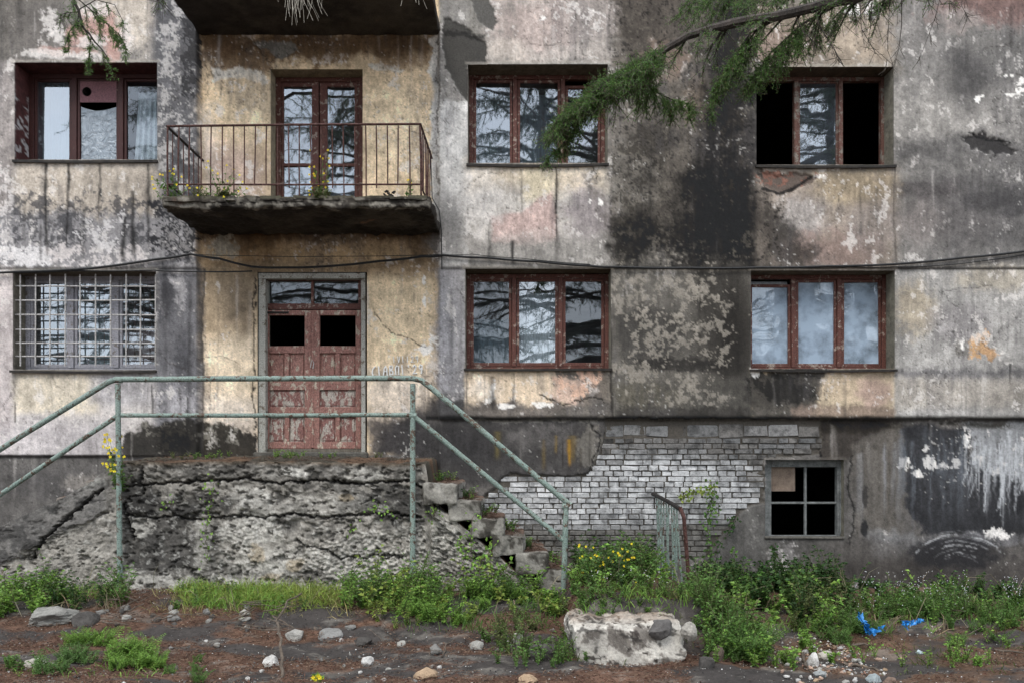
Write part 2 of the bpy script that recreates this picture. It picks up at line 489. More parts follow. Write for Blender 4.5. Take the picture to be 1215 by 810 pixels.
    def relief(s, m, h):
        w_, k = m; s.H[w_] += k * h
    def streak(s, x, y0, y1, wd, col=(60, 58, 58), a=.8, fade=.5, rag=1.0):
        w_ = s.win(x - wd * 4, y0 - 1, x + wd * 4, y1 + 1)
        U, V = s.U[w_], s.V[w_]
        t = np.clip((V - y0) / (y1 - y0), 0, 1)
        off = rag * 3 * (vnoise(V / 30, V * 0 + x, 3) - .5) + s.f1[w_] * rag * 1.5
        ww = wd * (.6 + .8 * vnoise(V / 12, V * 0 + x, 5))
        k = np.exp(-((U - x - off) / ww) ** 2) * sstep(t, 0, .04) * (1 - sstep(t, fade, 1)) * (.6 + .6 * vnoise(V / 9, U / 2, 9))
        s.put((w_, np.clip(k, 0, 1)), col, a)
    def full(s, k=None):
        return (slice(None), slice(None)), (np.ones_like(s.U) if k is None else k)

# openings of the facade: u0, v0, u1, v1 on the wall plane
OPEN = dict(
    upper_left=(18, 75, 187, 190), upper_centre=(555, 77, 721, 194), upper_right=(897, 80, 1061, 196),
    lower_left=(15, 322, 185, 438), lower_centre=(552, 320, 725, 436), lower_right=(891, 321, 1062, 437),
    balcony=(319, 79, 429, 262), entrance=(303, 321, 434, 537), basement=(909, 545, 1003, 637))

BRICK_AREA = [(592, 570), (606, 563), (645, 563), (681, 565), (699, 561), (708, 550), (712, 536), (717, 519), (718, 497),
              (976, 497), (977, 520), (974, 538), (908, 543), (908, 597), (898, 597), (882, 606), (870, 623), (854, 640),
              (842, 660), (700, 675), (600, 665), (548, 640), (556, 604), (574, 588)]

step_ = 1.52
ul = np.concatenate([np.linspace(-320, -45, 40, endpoint=False), np.arange(-45, 1262, step_), np.linspace(1262, 1540, 40)])
vl = np.concatenate([np.linspace(-240, -32, 24, endpoint=False), np.arange(-32, 735, step_), np.linspace(736, 760, 4)])
for (a, b, c, d) in OPEN.values():
    for arr, xs in ((ul, (a, c)), (vl, (b, d))):
        for x in xs: arr[np.abs(arr - x).argmin()] = x
ul.sort(); vl.sort()
F = Sheet(ul, vl, (140, 136, 128))
U, V = F.U, F.V
A = F.full()

def rect(u0, v0, u1, v1, rag=3, soft=2): return F.poly([(u0, v0), (u1, v0), (u1, v1), (u0, v1)], rag, soft)

# --- broad colours -------------------------------------------------------------
F.put(rect(-320, -240, 240, 318, 6, 6), (150, 145, 138))
F.put(F.ell(0, 20, 60, 70, .4, .5), (112, 106, 98), .7)
F.put(F.ell(60, 45, 50, 45, .5, .5), (120, 114, 110), .6)
F.put(F.ell(170, 15, 55, 40, .6, .5), (192, 180, 164), .8)
F.put(rect(180, -60, 240, 320, 5, 9), (112, 112, 116))
F.put(rect(-20, 74, 18, 320, 3, 5), (156, 148, 144))
F.put(rect(20, 191, 186, 262, 5, 14), (186, 174, 158))          # under upper left window
F.put(rect(-20, 255, 240, 322, 8, 8), (150, 148, 150))
# recessed bay with the balcony
F.put(rect(235, -60, 520, 540, 1.5, 1.5), (210, 186, 150))
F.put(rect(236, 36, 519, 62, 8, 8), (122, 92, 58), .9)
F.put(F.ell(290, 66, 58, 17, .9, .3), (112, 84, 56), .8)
mp_ = F.poly([(246, 76), (262, 80), (285, 76), (305, 82), (318, 92), (312, 100), (290, 92), (262, 90), (248, 94)], 4, 1.2); F.put(mp_, (206, 200, 188)); F.relief(mp_, -.008)
F.put(F.ell(365, 55, 55, 16, .9, .3), (128, 100, 68), .8)
mp_ = F.poly([(300, 44), (322, 46), (346, 44), (352, 54), (338, 62), (330, 68), (318, 58), (304, 52)], 4, 1); F.put(mp_, (132, 128, 120)); F.relief(mp_, -.01)
mp_ = F.poly([(434, 74), (452, 72), (470, 76), (476, 82), (458, 82), (440, 79)], 3, 1); F.put(mp_, (206, 202, 192)); F.relief(mp_, -.006)
F.put(rect(236, 120, 255, 240, 6, 8), (196, 188, 180), .7)
F.put(rect(480, 120, 500, 240, 6, 8), (176, 160, 134), .5)
F.put(F.ell(275, 205, 35, 40, .5, .6), (184, 160, 152), .7)
F.put(F.ell(290, 130, 40, 34, .5, .6), (218, 196, 160), .8)
F.put(F.ell(460, 150, 40, 60, .5, .6), (220, 198, 162), .7)
F.put(F.ell(480, 60, 34, 20, .8, .4), (112, 84, 54), .7)
# right margin of the bay, plaster gone to white render
F.put(F.poly([(505, 42), (524, 38), (524, 320), (512, 320), (512, 120), (516, 100), (508, 80), (513, 60)], 4, 1.2), (196, 192, 184))
F.put(F.poly([(512, 88), (520, 80), (530, 318), (514, 318)], 2, 3), (172, 170, 166), .8)
# bay below the balcony
F.put(rect(236, 268, 519, 318, 6, 9), (182, 154, 116))
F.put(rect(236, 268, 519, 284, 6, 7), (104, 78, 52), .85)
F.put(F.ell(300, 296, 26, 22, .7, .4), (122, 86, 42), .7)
F.put(F.ell(262, 290, 16, 14, .8, .2), (158, 148, 130))
F.put(F.ell(400, 300, 90, 9, .5, .5), (182, 152, 110), .6)
F.put(F.ell(500, 290, 16, 20, .6, .5), (118, 92, 62), .7)
F.put(rect(236, 308, 519, 330, 5, 5), (150, 128, 98), .6)
F.put(rect(236, 325, 300, 420, 5, 14), (172, 152, 124), .7)
F.put(rect(262, 320, 304, 380, 5, 12), (132, 116, 96), .55)
F.put(rect(236, 400, 304, 500, 5, 18), (222, 204, 176), .8)
F.put(rect(236, 470, 304, 540, 5, 14), (196, 186, 176), .7)
F.put(rect(436, 330, 516, 470, 5, 18), (218, 196, 160), .8)
F.put(rect(436, 440, 510, 500, 7, 18), (196, 186, 176), .7)
F.put(rect(436, 495, 560, 542, 7, 9), (96, 92, 92), .9)
F.put(F.poly([(455, 510), (480, 490), (520, 480), (520, 545), (440, 545)], 6, 10), (66, 64, 66), .85)
# pier between bay and centre windows
F.put(rect(523, 118, 556, 318, 4, 3), (186, 184, 180))
F.put(rect(521, -60, 556, 120, 4, 3), (146, 142, 136))
F.put(rect(519, 318, 552, 497, 2, 4), (158, 156, 158))
F.put(F.ell(525, 420, 14, 60, .5, .5), (140, 140, 146), .6)
F.put(rect(505, 470, 560, 500, 5, 7), (78, 76, 76), .9)
F.put(F.ell(530, 270, 26, 36, .6, .5), (128, 126, 124), .8)
# above centre window
F.put(rect(576, -60, 724, 76, 8, 16), (172, 163, 155))
F.put(F.ell(640, 30, 50, 30, .7, .5), (178, 158, 150), .7)
F.put(F.ell(600, 60, 22, 12, .7, .4), (196, 184, 172), .7)
# under centre window
F.put(rect(555, 195, 726, 300, 8, 16), (186, 180, 172))
F.put(rect(556, 196, 716, 225, 5, 12), (206, 190, 164), .9)
F.put(rect(620, 198, 660, 236, 5, 9), (190, 178, 146), .8)
F.put(F.poly([(583, 258), (620, 250), (640, 235), (657, 228), (659, 285), (610, 290), (583, 288)], 3, 3), (184, 154, 146), .85)
F.put(F.ell(630, 282, 32, 12, .6, .3), (200, 178, 170), .7)
F.put(F.ell(575, 232, 30, 30, .6, .4), (190, 186, 182), .6)
F.put(F.ell(700, 255, 30, 34, .6, .5), (148, 138, 140), .8)
F.put(rect(560, 285, 730, 318, 6, 12), (158, 154, 148), .8)
# big dark stain right of centre
F.put(rect(728, -60, 892, 318, 18, 26), (112, 104, 94))
F.put(F.poly([(720, -60), (840, -60), (800, 40), (770, 60), (730, 70)], 14, 12), (104, 94, 84), .7)
F.put(F.ell(700, 20, 30, 30, .7, .4), (160, 150, 144), .8)
F.put(F.ell(790, 72, 24, 22, .7, .3), (142, 120, 104), .8)
F.put(F.ell(826, 118, 14, 28, .7, .4), (128, 112, 94), .8)
F.put(F.ell(735, 150, 20, 26, .6, .4), (134, 126, 116), .7)
F.put(F.ell(745, 215, 36, 34, .8, .3), (124, 118, 108), .7)
F.put(F.poly([(850, -60), (905, -60), (897, 90), (896, 200), (902, 220), (925, 262), (955, 300), (960, 320), (725, 320),
              (732, 290), (745, 262), (770, 262), (792, 275), (800, 250), (808, 205), (826, 190), (835, 120), (842, 60)], 17, 17), (54, 50, 45), .9)
F.put(F.poly([(846, 60), (888, 60), (890, 210), (905, 270), (930, 312), (800, 316), (826, 240), (840, 150)], 22, 20), (40, 37, 33), .7)
F.put(F.ell(756, 276, 26, 20, .9, .45), (46, 43, 39), .85); F.put(rect(735, 285, 960, 318, 8, 14), (62, 58, 53), .6)
F.put(F.ell(782, 165, 30, 20, .8, .3), (78, 72, 65), .75)
F.put(F.ell(880, 150, 18, 60, .8, .4), (72, 66, 60), .7)
F.flaky(F.ell(905, 290, 45, 20, .7, .4), (112, 106, 94), .7, .10, .08)
F.flaky(F.ell(800, 300, 50, 14, .7, .4), (96, 91, 84), .5, .12, .1)
F.flaky(F.ell(870, 180, 14, 70, .7, .4), (88, 78, 62), .6, .16, .1)
# around the upper right window
F.put(rect(896, 4, 1058, 79, 9, 16), (166, 150, 130))
F.put(F.ell(925, 55, 30, 24, .7, .5), (158, 134, 120), .7)
F.put(F.poly([(1066, -60), (1540, -60), (1540, 318), (1066, 318)], 9, 16), (138, 135, 131))
F.put(F.ell(1100, 30, 50, 40, .6, .5), (146, 142, 138), .7)
F.put(F.ell(1190, 6, 80, 26, .7, .4), (140, 104, 96), .8)
F.put(F.ell(1140, 25, 26, 14, .9, .3), (160, 150, 144), .8)
F.put(F.ell(1110, 150, 70, 46, .5, .6), (164, 160, 154), .8); F.put(F.ell(1120, 260, 60, 30, .6, .6), (146, 136, 132), .7)
F.put(F.ell(1150, 92, 30, 34, .7, .5), (96, 94, 94), .8)
F.put(F.ell(1205, 70, 40, 30, .7, .5), (118, 116, 114), .7)
F.put(rect(1062, 165, 1300, 190, 8, 9), (104, 102, 102), .65)
F.put(rect(1110, 195, 1300, 300, 14, 22), (106, 104, 104), .75)
F.put(F.ell(1190, 240, 44, 14, .9, .3), (82, 80, 82), .7)
F.put(F.ell(1090, 225, 50, 10, .9, .4), (104, 98, 98), .7)
F.put(rect(898, 198, 1062, 318, 6, 12), (160, 146, 132))
F.put(F.ell(1010, 222, 46, 20, .6, .5), (164, 146, 114), .8)
F.put(F.ell(950, 262, 28, 26, .6, .5), (166, 160, 156), .8)
F.put(F.ell(990, 296, 50, 22, .7, .4), (146, 122, 112), .8)
F.put(F.ell(1035, 270, 28, 28, .6, .5), (142, 132, 126), .6)
F.put(F.poly([(897, 200), (912, 232), (940, 262), (965, 300), (962, 316), (900, 316)], 10, 13), (66, 61, 56), .8)
# lower storey
F.put(rect(-320, 318, 18, 545, 3, 4), (188, 178, 176))
F.put(rect(15, 438, 236, 545, 3, 6), (186, 180, 176))
F.put(rect(17, 440, 118, 490, 3, 7), (204, 192, 168), .9)
F.put(rect(105, 440, 180, 480, 3, 9), (160, 158, 162), .7)
F.put(rect(184, 318, 237, 545, 3, 7), (120, 120, 126), .92)
F.put(F.ell(200, 345, 12, 30, .7, .4), (86, 86, 92), .8)
F.put(F.ell(212, 330, 8, 30, .8, .4), (176, 174, 176), .7)
F.put(F.ell(210, 480, 18, 20, .6, .5), (168, 166, 170), .7)
F.put(F.ell(218, 430, 12, 30, .7, .5), (88, 88, 94), .7)
F.put(F.poly([(140, 545), (150, 512), (185, 500), (240, 497), (285, 503), (300, 520), (300, 548)], 7, 3), (64, 60, 52), .93)
F.flaky(F.ell(225, 515, 55, 18, .6, .4), (132, 128, 118), .9, .06)
F.put(F.ell(208, 520, 20, 14, .8, .3), (38, 32, 22), .8)
F.put(rect(-320, 500, 140, 545, 5, 14), (176, 170, 174), .6)
# spandrel under lower centre window
F.put(rect(552, 436, 726, 497, 2, 3), (208, 186, 156))
F.put(F.ell(690, 460, 34, 22, .7, .3), (190, 160, 142), .9)
F.put(F.ell(575, 465, 20, 12, .6, .5), (212, 200, 184), .7)
F.put(rect(552, 478, 726, 500, 6, 5), (112, 106, 102), .9)
F.put(F.poly([(655, 436), (728, 436), (726, 497), (650, 497), (680, 480), (700, 462), (686, 450), (665, 452)], 6, 2), (116, 110, 102), .85)
F.flaky(F.ell(690, 452, 30, 16, .5, .4), (200, 160, 134), .9, .0)
# pier 725-890
F.put(rect(725, 318, 891, 497, 1.5, 1.5), (122, 117, 108)); F.put(F.ell(775, 350, 40, 40, .7, .5), (138, 133, 124), .6)
F.put(F.ell(770, 400, 42, 36, .7, .4), (84, 81, 77), .8)
F.put(F.poly([(820, 318), (892, 318), (892, 440), (845, 445), (825, 400)], 9, 14), (86, 81, 74), .85)
F.put(F.ell(870, 400, 22, 50, .6, .4), (72, 67, 60), .8)
F.put(F.ell(800, 432, 50, 9, .9, .3), (66, 62, 58), .8)
F.put(rect(726, 450, 891, 500, 8, 9), (108, 104, 96), .8)
F.put(F.ell(770, 470, 40, 16, .7, .5), (114, 108, 90), .6)
F.put(rect(726, 484, 900, 499, 6, 4), (76, 72, 66), .75)
# below lower right window, and the far right
F.put(rect(891, 437, 1062, 497, 2, 3), (196, 176, 144))
F.put(F.poly([(886, 437), (985, 437), (975, 462), (972, 482), (960, 500), (886, 500)], 8, 3), (92, 88, 82), .95)
F.put(F.ell(925, 462, 36, 16, .9, .15), (52, 50, 48), .8)
F.put(F.ell(1010, 460, 30, 14, .6, .4), (206, 182, 150), .5); F.put(F.ell(1040, 466, 18, 20, .6, .4), (186, 154, 142), .7)
F.put(rect(940, 480, 1062, 499, 5, 4), (150, 128, 112), .8)
F.put(rect(1062, 318, 1540, 497, 2, 3), (162, 160, 156))
F.put(F.ell(1085, 370, 24, 30, .6, .5), (172, 158, 132), .8)
F.put(F.ell(1180, 330, 40, 14, .6, .5), (168, 158, 138), .7)
F.put(F.ell(1140, 385, 34, 22, .7, .5), (138, 134, 134), .8)
F.put(rect(1062, 437, 1300, 448, 6, 5), (120, 118, 120), .8)
F.put(rect(1062, 450, 1300, 482, 4, 8), (176, 168, 156), .8)
F.put(F.ell(1165, 408, 9, 14, .6, .1), (196, 152, 98), .95)
F.put(F.ell(1155, 414, 7, 11, .9, .1), (196, 152, 98), .95)
F.put(F.ell(1175, 420, 8, 7, .9, .1), (186, 144, 96), .9)
F.put(F.ell(1143, 414, 8, 9, .9, .12), (128, 124, 118), .8)
# plinth
F.put(rect(505, 497, 1540, 760, 1, 1.5), (116, 112, 108))
F.put(rect(500, 500, 720, 575, 3, 6), (92, 89, 88))
F.put(F.ell(540, 530, 50, 26, .6, .5), (70, 68, 69), .8)
F.put(F.ell(640, 518, 40, 16, .7, .5), (112, 108, 106), .7)
F.put(F.ell(700, 530, 14, 26, .8, .3), (126, 121, 112), .8)
F.put(F.poly([(716, 499), (974, 499), (976, 530), (716, 530)], 3, 2), (96, 92, 86))
F.put(F.ell(925, 530, 30, 8, .6, .2), (118, 113, 106), .9)
F.put(rect(974, 500, 1070, 545, 4, 3), (92, 84, 76))
F.put(F.ell(1000, 505, 60, 9, .6, .4), (58, 50, 38), .8)
F.put(F.poly([(1012, 527), (1070, 500), (1082, 520), (1070, 640), (1016, 640)], 4, 5), (118, 112, 104), .9)
F.put(F.poly([(1070, 505), (1155, 505), (1150, 540), (1215, 560), (1300, 580), (1300, 640), (1180, 642), (1100, 636), (1076, 600)], 6, 4), (64, 66, 72), .92)
F.put(F.poly([(1150, 502), (1540, 502), (1540, 600), (1215, 580), (1180, 560), (1152, 540)], 9, 5), (148, 152, 156), .85)
F.put(F.poly([(1030, 640), (1060, 632), (1120, 640), (1105, 655), (1040, 660)], 8, 8), (158, 160, 164), .8)
F.put(rect(870, 640, 1540, 720, 8, 12), (104, 99, 94), .8)
F.put(F.ell(930, 625, 70, 46, .4, .5), (112, 110, 106), .5)
F.put(F.ell(880, 650, 40, 50, .5, .4), (114, 112, 108), .8)
F.put(F.ell(1100, 680, 110, 18, .7, .5), (84, 78, 74), .7)
F.put(F.ell(1005, 702, 18, 9, .8, .2), (170, 166, 164), .85)
F.put(F.ell(930, 672, 16, 26, .9, .2), (156, 152, 150), .55)
F.put(F.ell(1180, 640, 60, 8, .7, .4), (140, 140, 144), .7)
F.put(rect(-320, 540, 236, 760, 2, 2), (112, 109, 106))
F.put(F.ell(60, 575, 60, 18, .6, .5), (96, 94, 94), .6)
F.put(F.ell(95, 572, 26, 9, .6, .3), (150, 144, 136), .6)

# --- general weathering ---------------------------------------------------------
C = F.C
gm = C.mean(-1, keepdims=True); C[:] = gm + (C - gm) * (.78 + .09 * ((U > 236) & (U < 519)) * (V < 545))[..., None]
C *= (1 + .40 * F.big)[..., None]
C *= (1 + .42 * F.fl)[..., None]
C *= (1 + .16 * F.st + .10 * F.st2)[..., None]
C *= (1 + .16 * F.mi)[..., None]
# grey soot veils, streaky
soot = sstep(F.big * .7 + F.st * .55 + .35 * F.w2, .12, .5) * (V < 497)
F.put(F.full(soot), (92, 90, 92), .42)
# pale scuffs, flakes of old whitewash
pale = sstep(fbm(U / 11, V / 16, 40, 6, .75) + .35 * F.w1, .30, .36)
dk = C.mean(-1)
F.put(F.full(pale * sstep(dk, .10, .2)), (206, 202, 198), .6)
# dark pits and specks
pit = sstep(fbm(U / 2.6, V / 3.0, 50, 3, .7) + .45 * F.big, .52, .64)
F.put(F.full(pit), (60, 55, 50), .45); F.relief(F.full(pit), -.003)
pit2 = sstep(fbm(U / 2.8, V / 3.6, 53, 3, .7) + .55 * F.big + .25 * F.w1, .66, .76)
F.put(F.full(pit2 * (dk > .05)), (196, 194, 190), .55)
# mottling in the dark stain
F.flaky(rect(722, 60, 820, 318, 10, 30), (128, 121, 110), .45, .14, .12)
F.put(F.full(sstep(F.mi + .4 * F.f1, .42, .55) * (U > 722) * (U < 930) * (V < 318)), (128, 122, 112), .45)
F.put(F.full(sstep(-F.mi - .5 * F.f1, .30, .5) * (U > 722) * (U < 930) * (V < 318)), (30, 28, 25), .6)
F.flaky(rect(722, 130, 800, 300, 10, 30), (62, 58, 52), .6, .08, .12, 9)
# light peeling flakes on the pier between the lower windows
for e, th in (((745, 345, 26, 26), .0), ((800, 350, 40, 34), .02), ((835, 345, 22, 30), .0), ((850, 390, 24, 44), .03), ((790, 400, 34, 40), .06),
              ((755, 442, 34, 12), -.03), ((800, 452, 30, 12), .0), ((820, 470, 60, 12), .1)):
    m = F.flaky(F.ell(*e, .5, .4), (154, 148, 138), .75, th + .03, .07)
    F.relief(m, .002)
# blotches on the upper left pier and under that window
F.flaky(rect(0, 225, 236, 318, 10, 26), (84, 84, 88), .8, .03, .10)
F.flaky(rect(-20, 290, 60, 318, 4, 6), (206, 204, 204), .85, -.15)
F.flaky(rect(60, 292, 180, 320, 6, 6), (202, 196, 194), .8, -.02)
F.flaky(rect(186, 0, 236, 240, 4, 6), (176, 174, 172), .8, .06)
F.flaky(rect(214, 20, 236, 120, 4, 4), (62, 62, 66), .9, -.05)
F.flaky(rect(180, 225, 236, 300, 4, 8), (60, 60, 64), .9, -.05)
F.flaky(rect(190, 240, 232, 300, 4, 8), (150, 148, 148), .8, .12)
F.flaky(rect(-30, 190, 18, 320, 3, 5), (202, 198, 196), .7, .04)
F.flaky(F.ell(125, 275, 24, 24, .6, .4), (190, 188, 188), .9, .05, .03)
# pink and white patches above the upper left window
for e in ((118, 25, 18, 16), (135, 45, 16, 16), (97, 45, 20, 12), (136, 62, 8, 12), (85, 62, 34, 6)):
    F.put(F.ell(*e, .7, .25), (186, 150, 140), .75)
for e in ((60, 27, 8, 14), (70, 42, 8, 14), (108, 50, 16, 8), (150, 45, 7, 18), (62, 65, 40, 5), (115, 12, 14, 8), (100, 66, 18, 6)):
    F.put(F.ell(*e, .9, .2), (204, 200, 196), .7)
# white render knocks
for (x, y, a, b) in ((503, 355, 2.2, 8), (502, 330, 1.4, 6), (504, 412, 9, 7), (512, 402, 5, 5), (712, 240, 3, 5), (700, 240, 2, 3),
                     (1210, 102, 5, 8), (1207, 112, 4, 4), (1160, 118, 5, 5), (1192, 90, 2, 2), (1200, 91, 2, 2), (1196, 113, 4, 2),
                     (1033, 12, 7, 9), (1012, 14, 10, 7), (640, 480, 10, 3), (585, 462, 3, 12), (578, 475, 4, 5), (645, 22, 4, 6),
                     (1147, 520, 5, 12), (600, 482, 9, 3), (1105, 548, 6, 8), (1120, 552, 12, 3), (1137, 548, 4, 6), (1100, 532, 3, 5), (1075, 550, 8, 6),
                     (1090, 562, 5, 4), (1180, 632, 12, 6), (1195, 636, 10, 4), (970, 210, 6, 2.5), (895, 440, 4, 5), (1142, 408, 2, 6)):
    m = F.ell(x, y, a, b, 1.0, .15); F.put(m, (218, 216, 212), .9)
# bare grey concrete where the plaster came off, top of the central pier
for P_, c_ in (([(525, 22), (550, 30), (566, 44), (577, 52), (577, 78), (558, 79), (554, 120), (540, 105), (530, 80), (524, 55)], (92, 90, 86)),
               ([(540, -40), (575, -40), (585, 8), (592, 28), (584, 36), (570, 30), (562, 12)], (108, 106, 102))):
    m = F.poly(P_, 3, 1); F.put(m, c_); F.relief(m, -.014)
F.put(F.poly([(526, 38), (576, 40), (574, 46), (526, 44)], 4, 2), (58, 56, 54), .8)
# peeled plaster under upper right window
m = F.poly([(900, 202), (925, 206), (948, 204), (972, 208), (958, 222), (930, 228), (908, 222)], 4, 1); F.put(m, (118, 106, 98)); F.relief(m, -.02)
F.flaky(F.ell(930, 212, 30, 10, .6, .4), (150, 108, 94), .9, .02); F.put(F.line([(905, 224), (925, 230), (945, 222), (962, 210)], 2, 2), (48, 44, 42), .9)
m = F.poly([(1138, 168), (1160, 163), (1195, 172), (1205, 180), (1185, 186), (1160, 180)], 6, 1); F.put(m, (72, 70, 70), .9); F.relief(m, -.015)
F.put(F.line([(1148, 160), (1170, 168), (1198, 170)], 1, 4), (40, 38, 38), .9)
# run-off streaks: under sills, floor line and roof edge
for x, y0, y1, wd, a in ((56, 192, 318, 2.2, .9), (81, 192, 300, 1.8, .85), (118, 192, 270, 1.2, .7), (158, 225, 318, 3.0, .85), (176, 192, 300, 2.4, .75),
                         (147, 255, 318, 3, .8), (49, 265, 318, 1.6, .6), (30, 230, 300, 2, .4), (100, 240, 318, 3, .4),
                         (659, 196, 300, 1.3, .95), (662, 200, 320, 3.0, .35), (609, 285, 318, 2.4, .85), (619, 200, 260, 1.2, .5), (581, 260, 318, 1.6, .5),
                         (585, 445, 490, 3, .7), (609, 440, 484, 1.5, .5), (945, 440, 490, 2, .5), (1199, 430, 456, 1, .8), (180, 455, 500, 1.2, .7),
                         (225, 330, 540, 2.5, .4), (196, 330, 540, 3, .35), (222, 470, 500, 1, .6), (1116, 340, 370, .8, .5), (536, 340, 480, 2.5, .3),
                         (860, 120, 318, 6, .5), (885, 200, 318, 4, .5), (846, 100, 318, 5, .6), (870, 90, 300, 7, .5), (828, 160, 318, 3, .6), (893, 196, 318, 3, .6), (756, 240, 318, 3, .5), (772, 170, 300, 2, .4), (835, 200, 318, 3, .5), (815, 220, 318, 2.5, .4)):
    F.streak(x, y0, y1, wd, (44, 42, 42), a, .75)
r2 = random.Random(4)
for k in range(150):
    x = r2.uniform(-40, 1260); y0 = r2.choice([-40, 0, 195, 318, 438, 500, 320]) + r2.uniform(0, 30); ln = r2.uniform(20, 110)
    F.streak(x, y0, y0 + ln, r2.uniform(.7, 2.6), (r2.choice([(62, 60, 60), (84, 80, 78), (198, 194, 190)]) if not 715 < x < 900 else (50, 47, 43)), r2.uniform(.15, .42), .4)
# rusty runs on the plinth
for x, y0, y1, wd, c_, a in ((676, 520, 556, 2.2, (176, 132, 38), .9), (680, 515, 552, 4, (138, 116, 62), .6), (660, 515, 540, 1.6, (150, 124, 60), .6), (645, 520, 562, 2.0, (128, 108, 62), .6),
                             (590, 510, 548, 4, (130, 116, 62), .6), (668, 524, 560, 1, (60, 52, 40), .6), (690, 530, 560, 1.2, (80, 70, 50), .6),
                             (618, 510, 560, 1.5, (130, 126, 122), .5), (700, 510, 556, 1.5, (70, 66, 60), .6)):
    F.streak(x, y0, y1, wd, c_, a, .7, .4)
# limewash runs over the dark panel at the right
for k in range(56):
    x = r2.uniform(1070, 1160) if k < 30 else r2.uniform(1145, 1260)
    F.streak(x, r2.uniform(502, 540), r2.uniform(570, 650), r2.uniform(.6, 2.8 if k < 30 else 1.8), (112, 118, 126) if k < 30 else (176, 180, 184), r2.uniform(.2, .6) if k < 30 else r2.uniform(.4, .85), .5, 1.6)
for k in range(22):
    x = r2.uniform(1150, 1230); y0 = r2.uniform(520, 560); dx = r2.uniform(-14, 4)
    F.put(F.line([(x, y0), (x + dx * .4, y0 + 20), (x + dx, y0 + r2.uniform(30, 60))], r2.uniform(.4, .9), 1.2, .6), (178, 182, 186), r2.uniform(.4, .8))
for k in range(18):
    x = r2.uniform(1014, 1070)
    F.streak(x, r2.uniform(520, 540), r2.uniform(590, 640), r2.uniform(1, 3), r2.choice([(140, 136, 130), (84, 78, 70), (150, 152, 156)]), r2.uniform(.3, .6), .6)
F.put(F.ell(1136, 656, 52, 20, .4, .25), (58, 58, 62), .85)
F.put(F.ell(1027, 627, 4, 11, .4, .2), (40, 42, 48), .8); F.put(F.ell(1028, 590, 3, 12, .6, .2), (60, 58, 58), .7)
for rr, a, wd in ((62, .9, 1.1), (59, .5, .6), (52, .55, .8), (46, .8, 1.0), (40, .45, .6), (34, .75, .9), (30, .4, .5), (67, .4, .8)):
    pts = [(1140 + rr * math.cos(R(t)) * .98, 682 - rr * math.sin(R(t)) * .78) for t in range(34, 152, 7)]
    lw_, lk_ = F.line(pts[r2.randint(0, 4):len(pts) - r2.randint(0, 5)], wd, 1.5, .8); F.put((lw_, lk_ * sstep(F.f1[lw_] + F.mi[lw_] * .6, -.35, .25)), (178, 180, 182), a * .85)
# cracks
def crack(pts, wd=.9, col=(40, 37, 34), a=.85, rag=4, deep=-.006):
    m = F.line(pts, wd, rag, .6); F.put(m, col, a); F.relief(m, deep)
crack([(300, 330), (298, 420), (300, 530)], .8)
crack([(445, 370), (462, 392), (478, 398), (505, 412)], .6)
crack([(240, 318), (236, 380), (238, 470), (237, 540)], 1.3, (96, 92, 90), .7, 1.5, -.003)
crack([(702, 190), (708, 212)], .6); crack([(700, 10), (720, 24)], .8, (206, 202, 198), .8)
crack([(1062, 196), (1060, 260), (1064, 318)], .9, (110, 102, 96), .7, 1)
crack([(722, 318), (724, 400), (726, 497)], 1.4, (60, 56, 52), .7, 1.2)
crack([(17, 438), (17, 470), (18, 500)], .8, (90, 84, 78), .8, 1)
crack([(555, 438), (553, 497)], .8, (110, 104, 98), .7, 1)
crack([(560, 497), (640, 500), (720, 497), (800, 500)], 1.6, (170, 166, 158), .5, 5)
crack([(520, 38), (519, 120), (521, 230)], 1.0, (86, 76, 66), .6, 4)
crack([(700, 500), (712, 520), (706, 548), (700, 561)], .9)
crack([(1012, 540), (1010, 580), (1014, 630), (1008, 645)], 1.0, (56, 54, 52))
crack([(976, 500), (974, 530), (976, 540)], .9)
crack([(640, 468), (665, 480), (700, 470), (716, 478)], .9)
crack([(300, 45), (315, 70), (330, 60)], .6, (90, 76, 60))
for k in range(26):
    x, y = r2.uniform(0, 1215), r2.uniform(0, 490); p = [(x, y)]
    a0 = r2.uniform(0, 6.28)
    for j in range(r2.randint(2, 5)):
        a0 += r2.uniform(-.7, .7); x += 12 * math.cos(a0); y += 9 * math.sin(a0); p.append((x, y))
    crack(p, .45, (70, 64, 60), .6, 3, -.002)
# dark bands along the ledges and the wall foot
edge = np.exp(-((V - 495.5 + 2 * F.w1) / 2.6) ** 2) * (U > 505)
F.put(F.full(np.clip(edge, 0, 1)), (30, 27, 22), .85)
edge = np.exp(-((V - 503 + 4 * F.w1) / 4.5) ** 2) * (U > 720) * sstep(F.fl, -.1, .2)
F.put(F.full(np.clip(edge, 0, 1)), (46, 42, 26), .8)
edge = np.exp(-((V - 540.5 + 1.5 * F.w1) / 2.0) ** 2) * (U < 140)
F.put(F.full(np.clip(edge, 0, 1)), (52, 50, 48), .8)
edge = np.exp(-((V - 319 + .6 * F.w1) / 1.5) ** 2) * ((U > 522) | (U < 236)) * (.55 + .45 * (U > 722))
F.put(F.full(np.clip(edge, 0, 1)), (44, 41, 38), .75)
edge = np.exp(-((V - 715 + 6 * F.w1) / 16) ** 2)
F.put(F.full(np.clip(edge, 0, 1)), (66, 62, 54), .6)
# thin dark strip below each window opening, and worn pale arrises round the openings
for nm, (a, b, c, d) in OPEN.items():
    if nm in ('balcony', 'entrance'): continue
    F.put(rect(a + 1, d, c - 1, d + 2.5, .6, 1.2), (60, 55, 50), .6)
    F.put(rect(a - 3, b - 3.4, c + 3, b, 1.2, 1), (176, 170, 160), .45 if nm != 'basement' else .1)

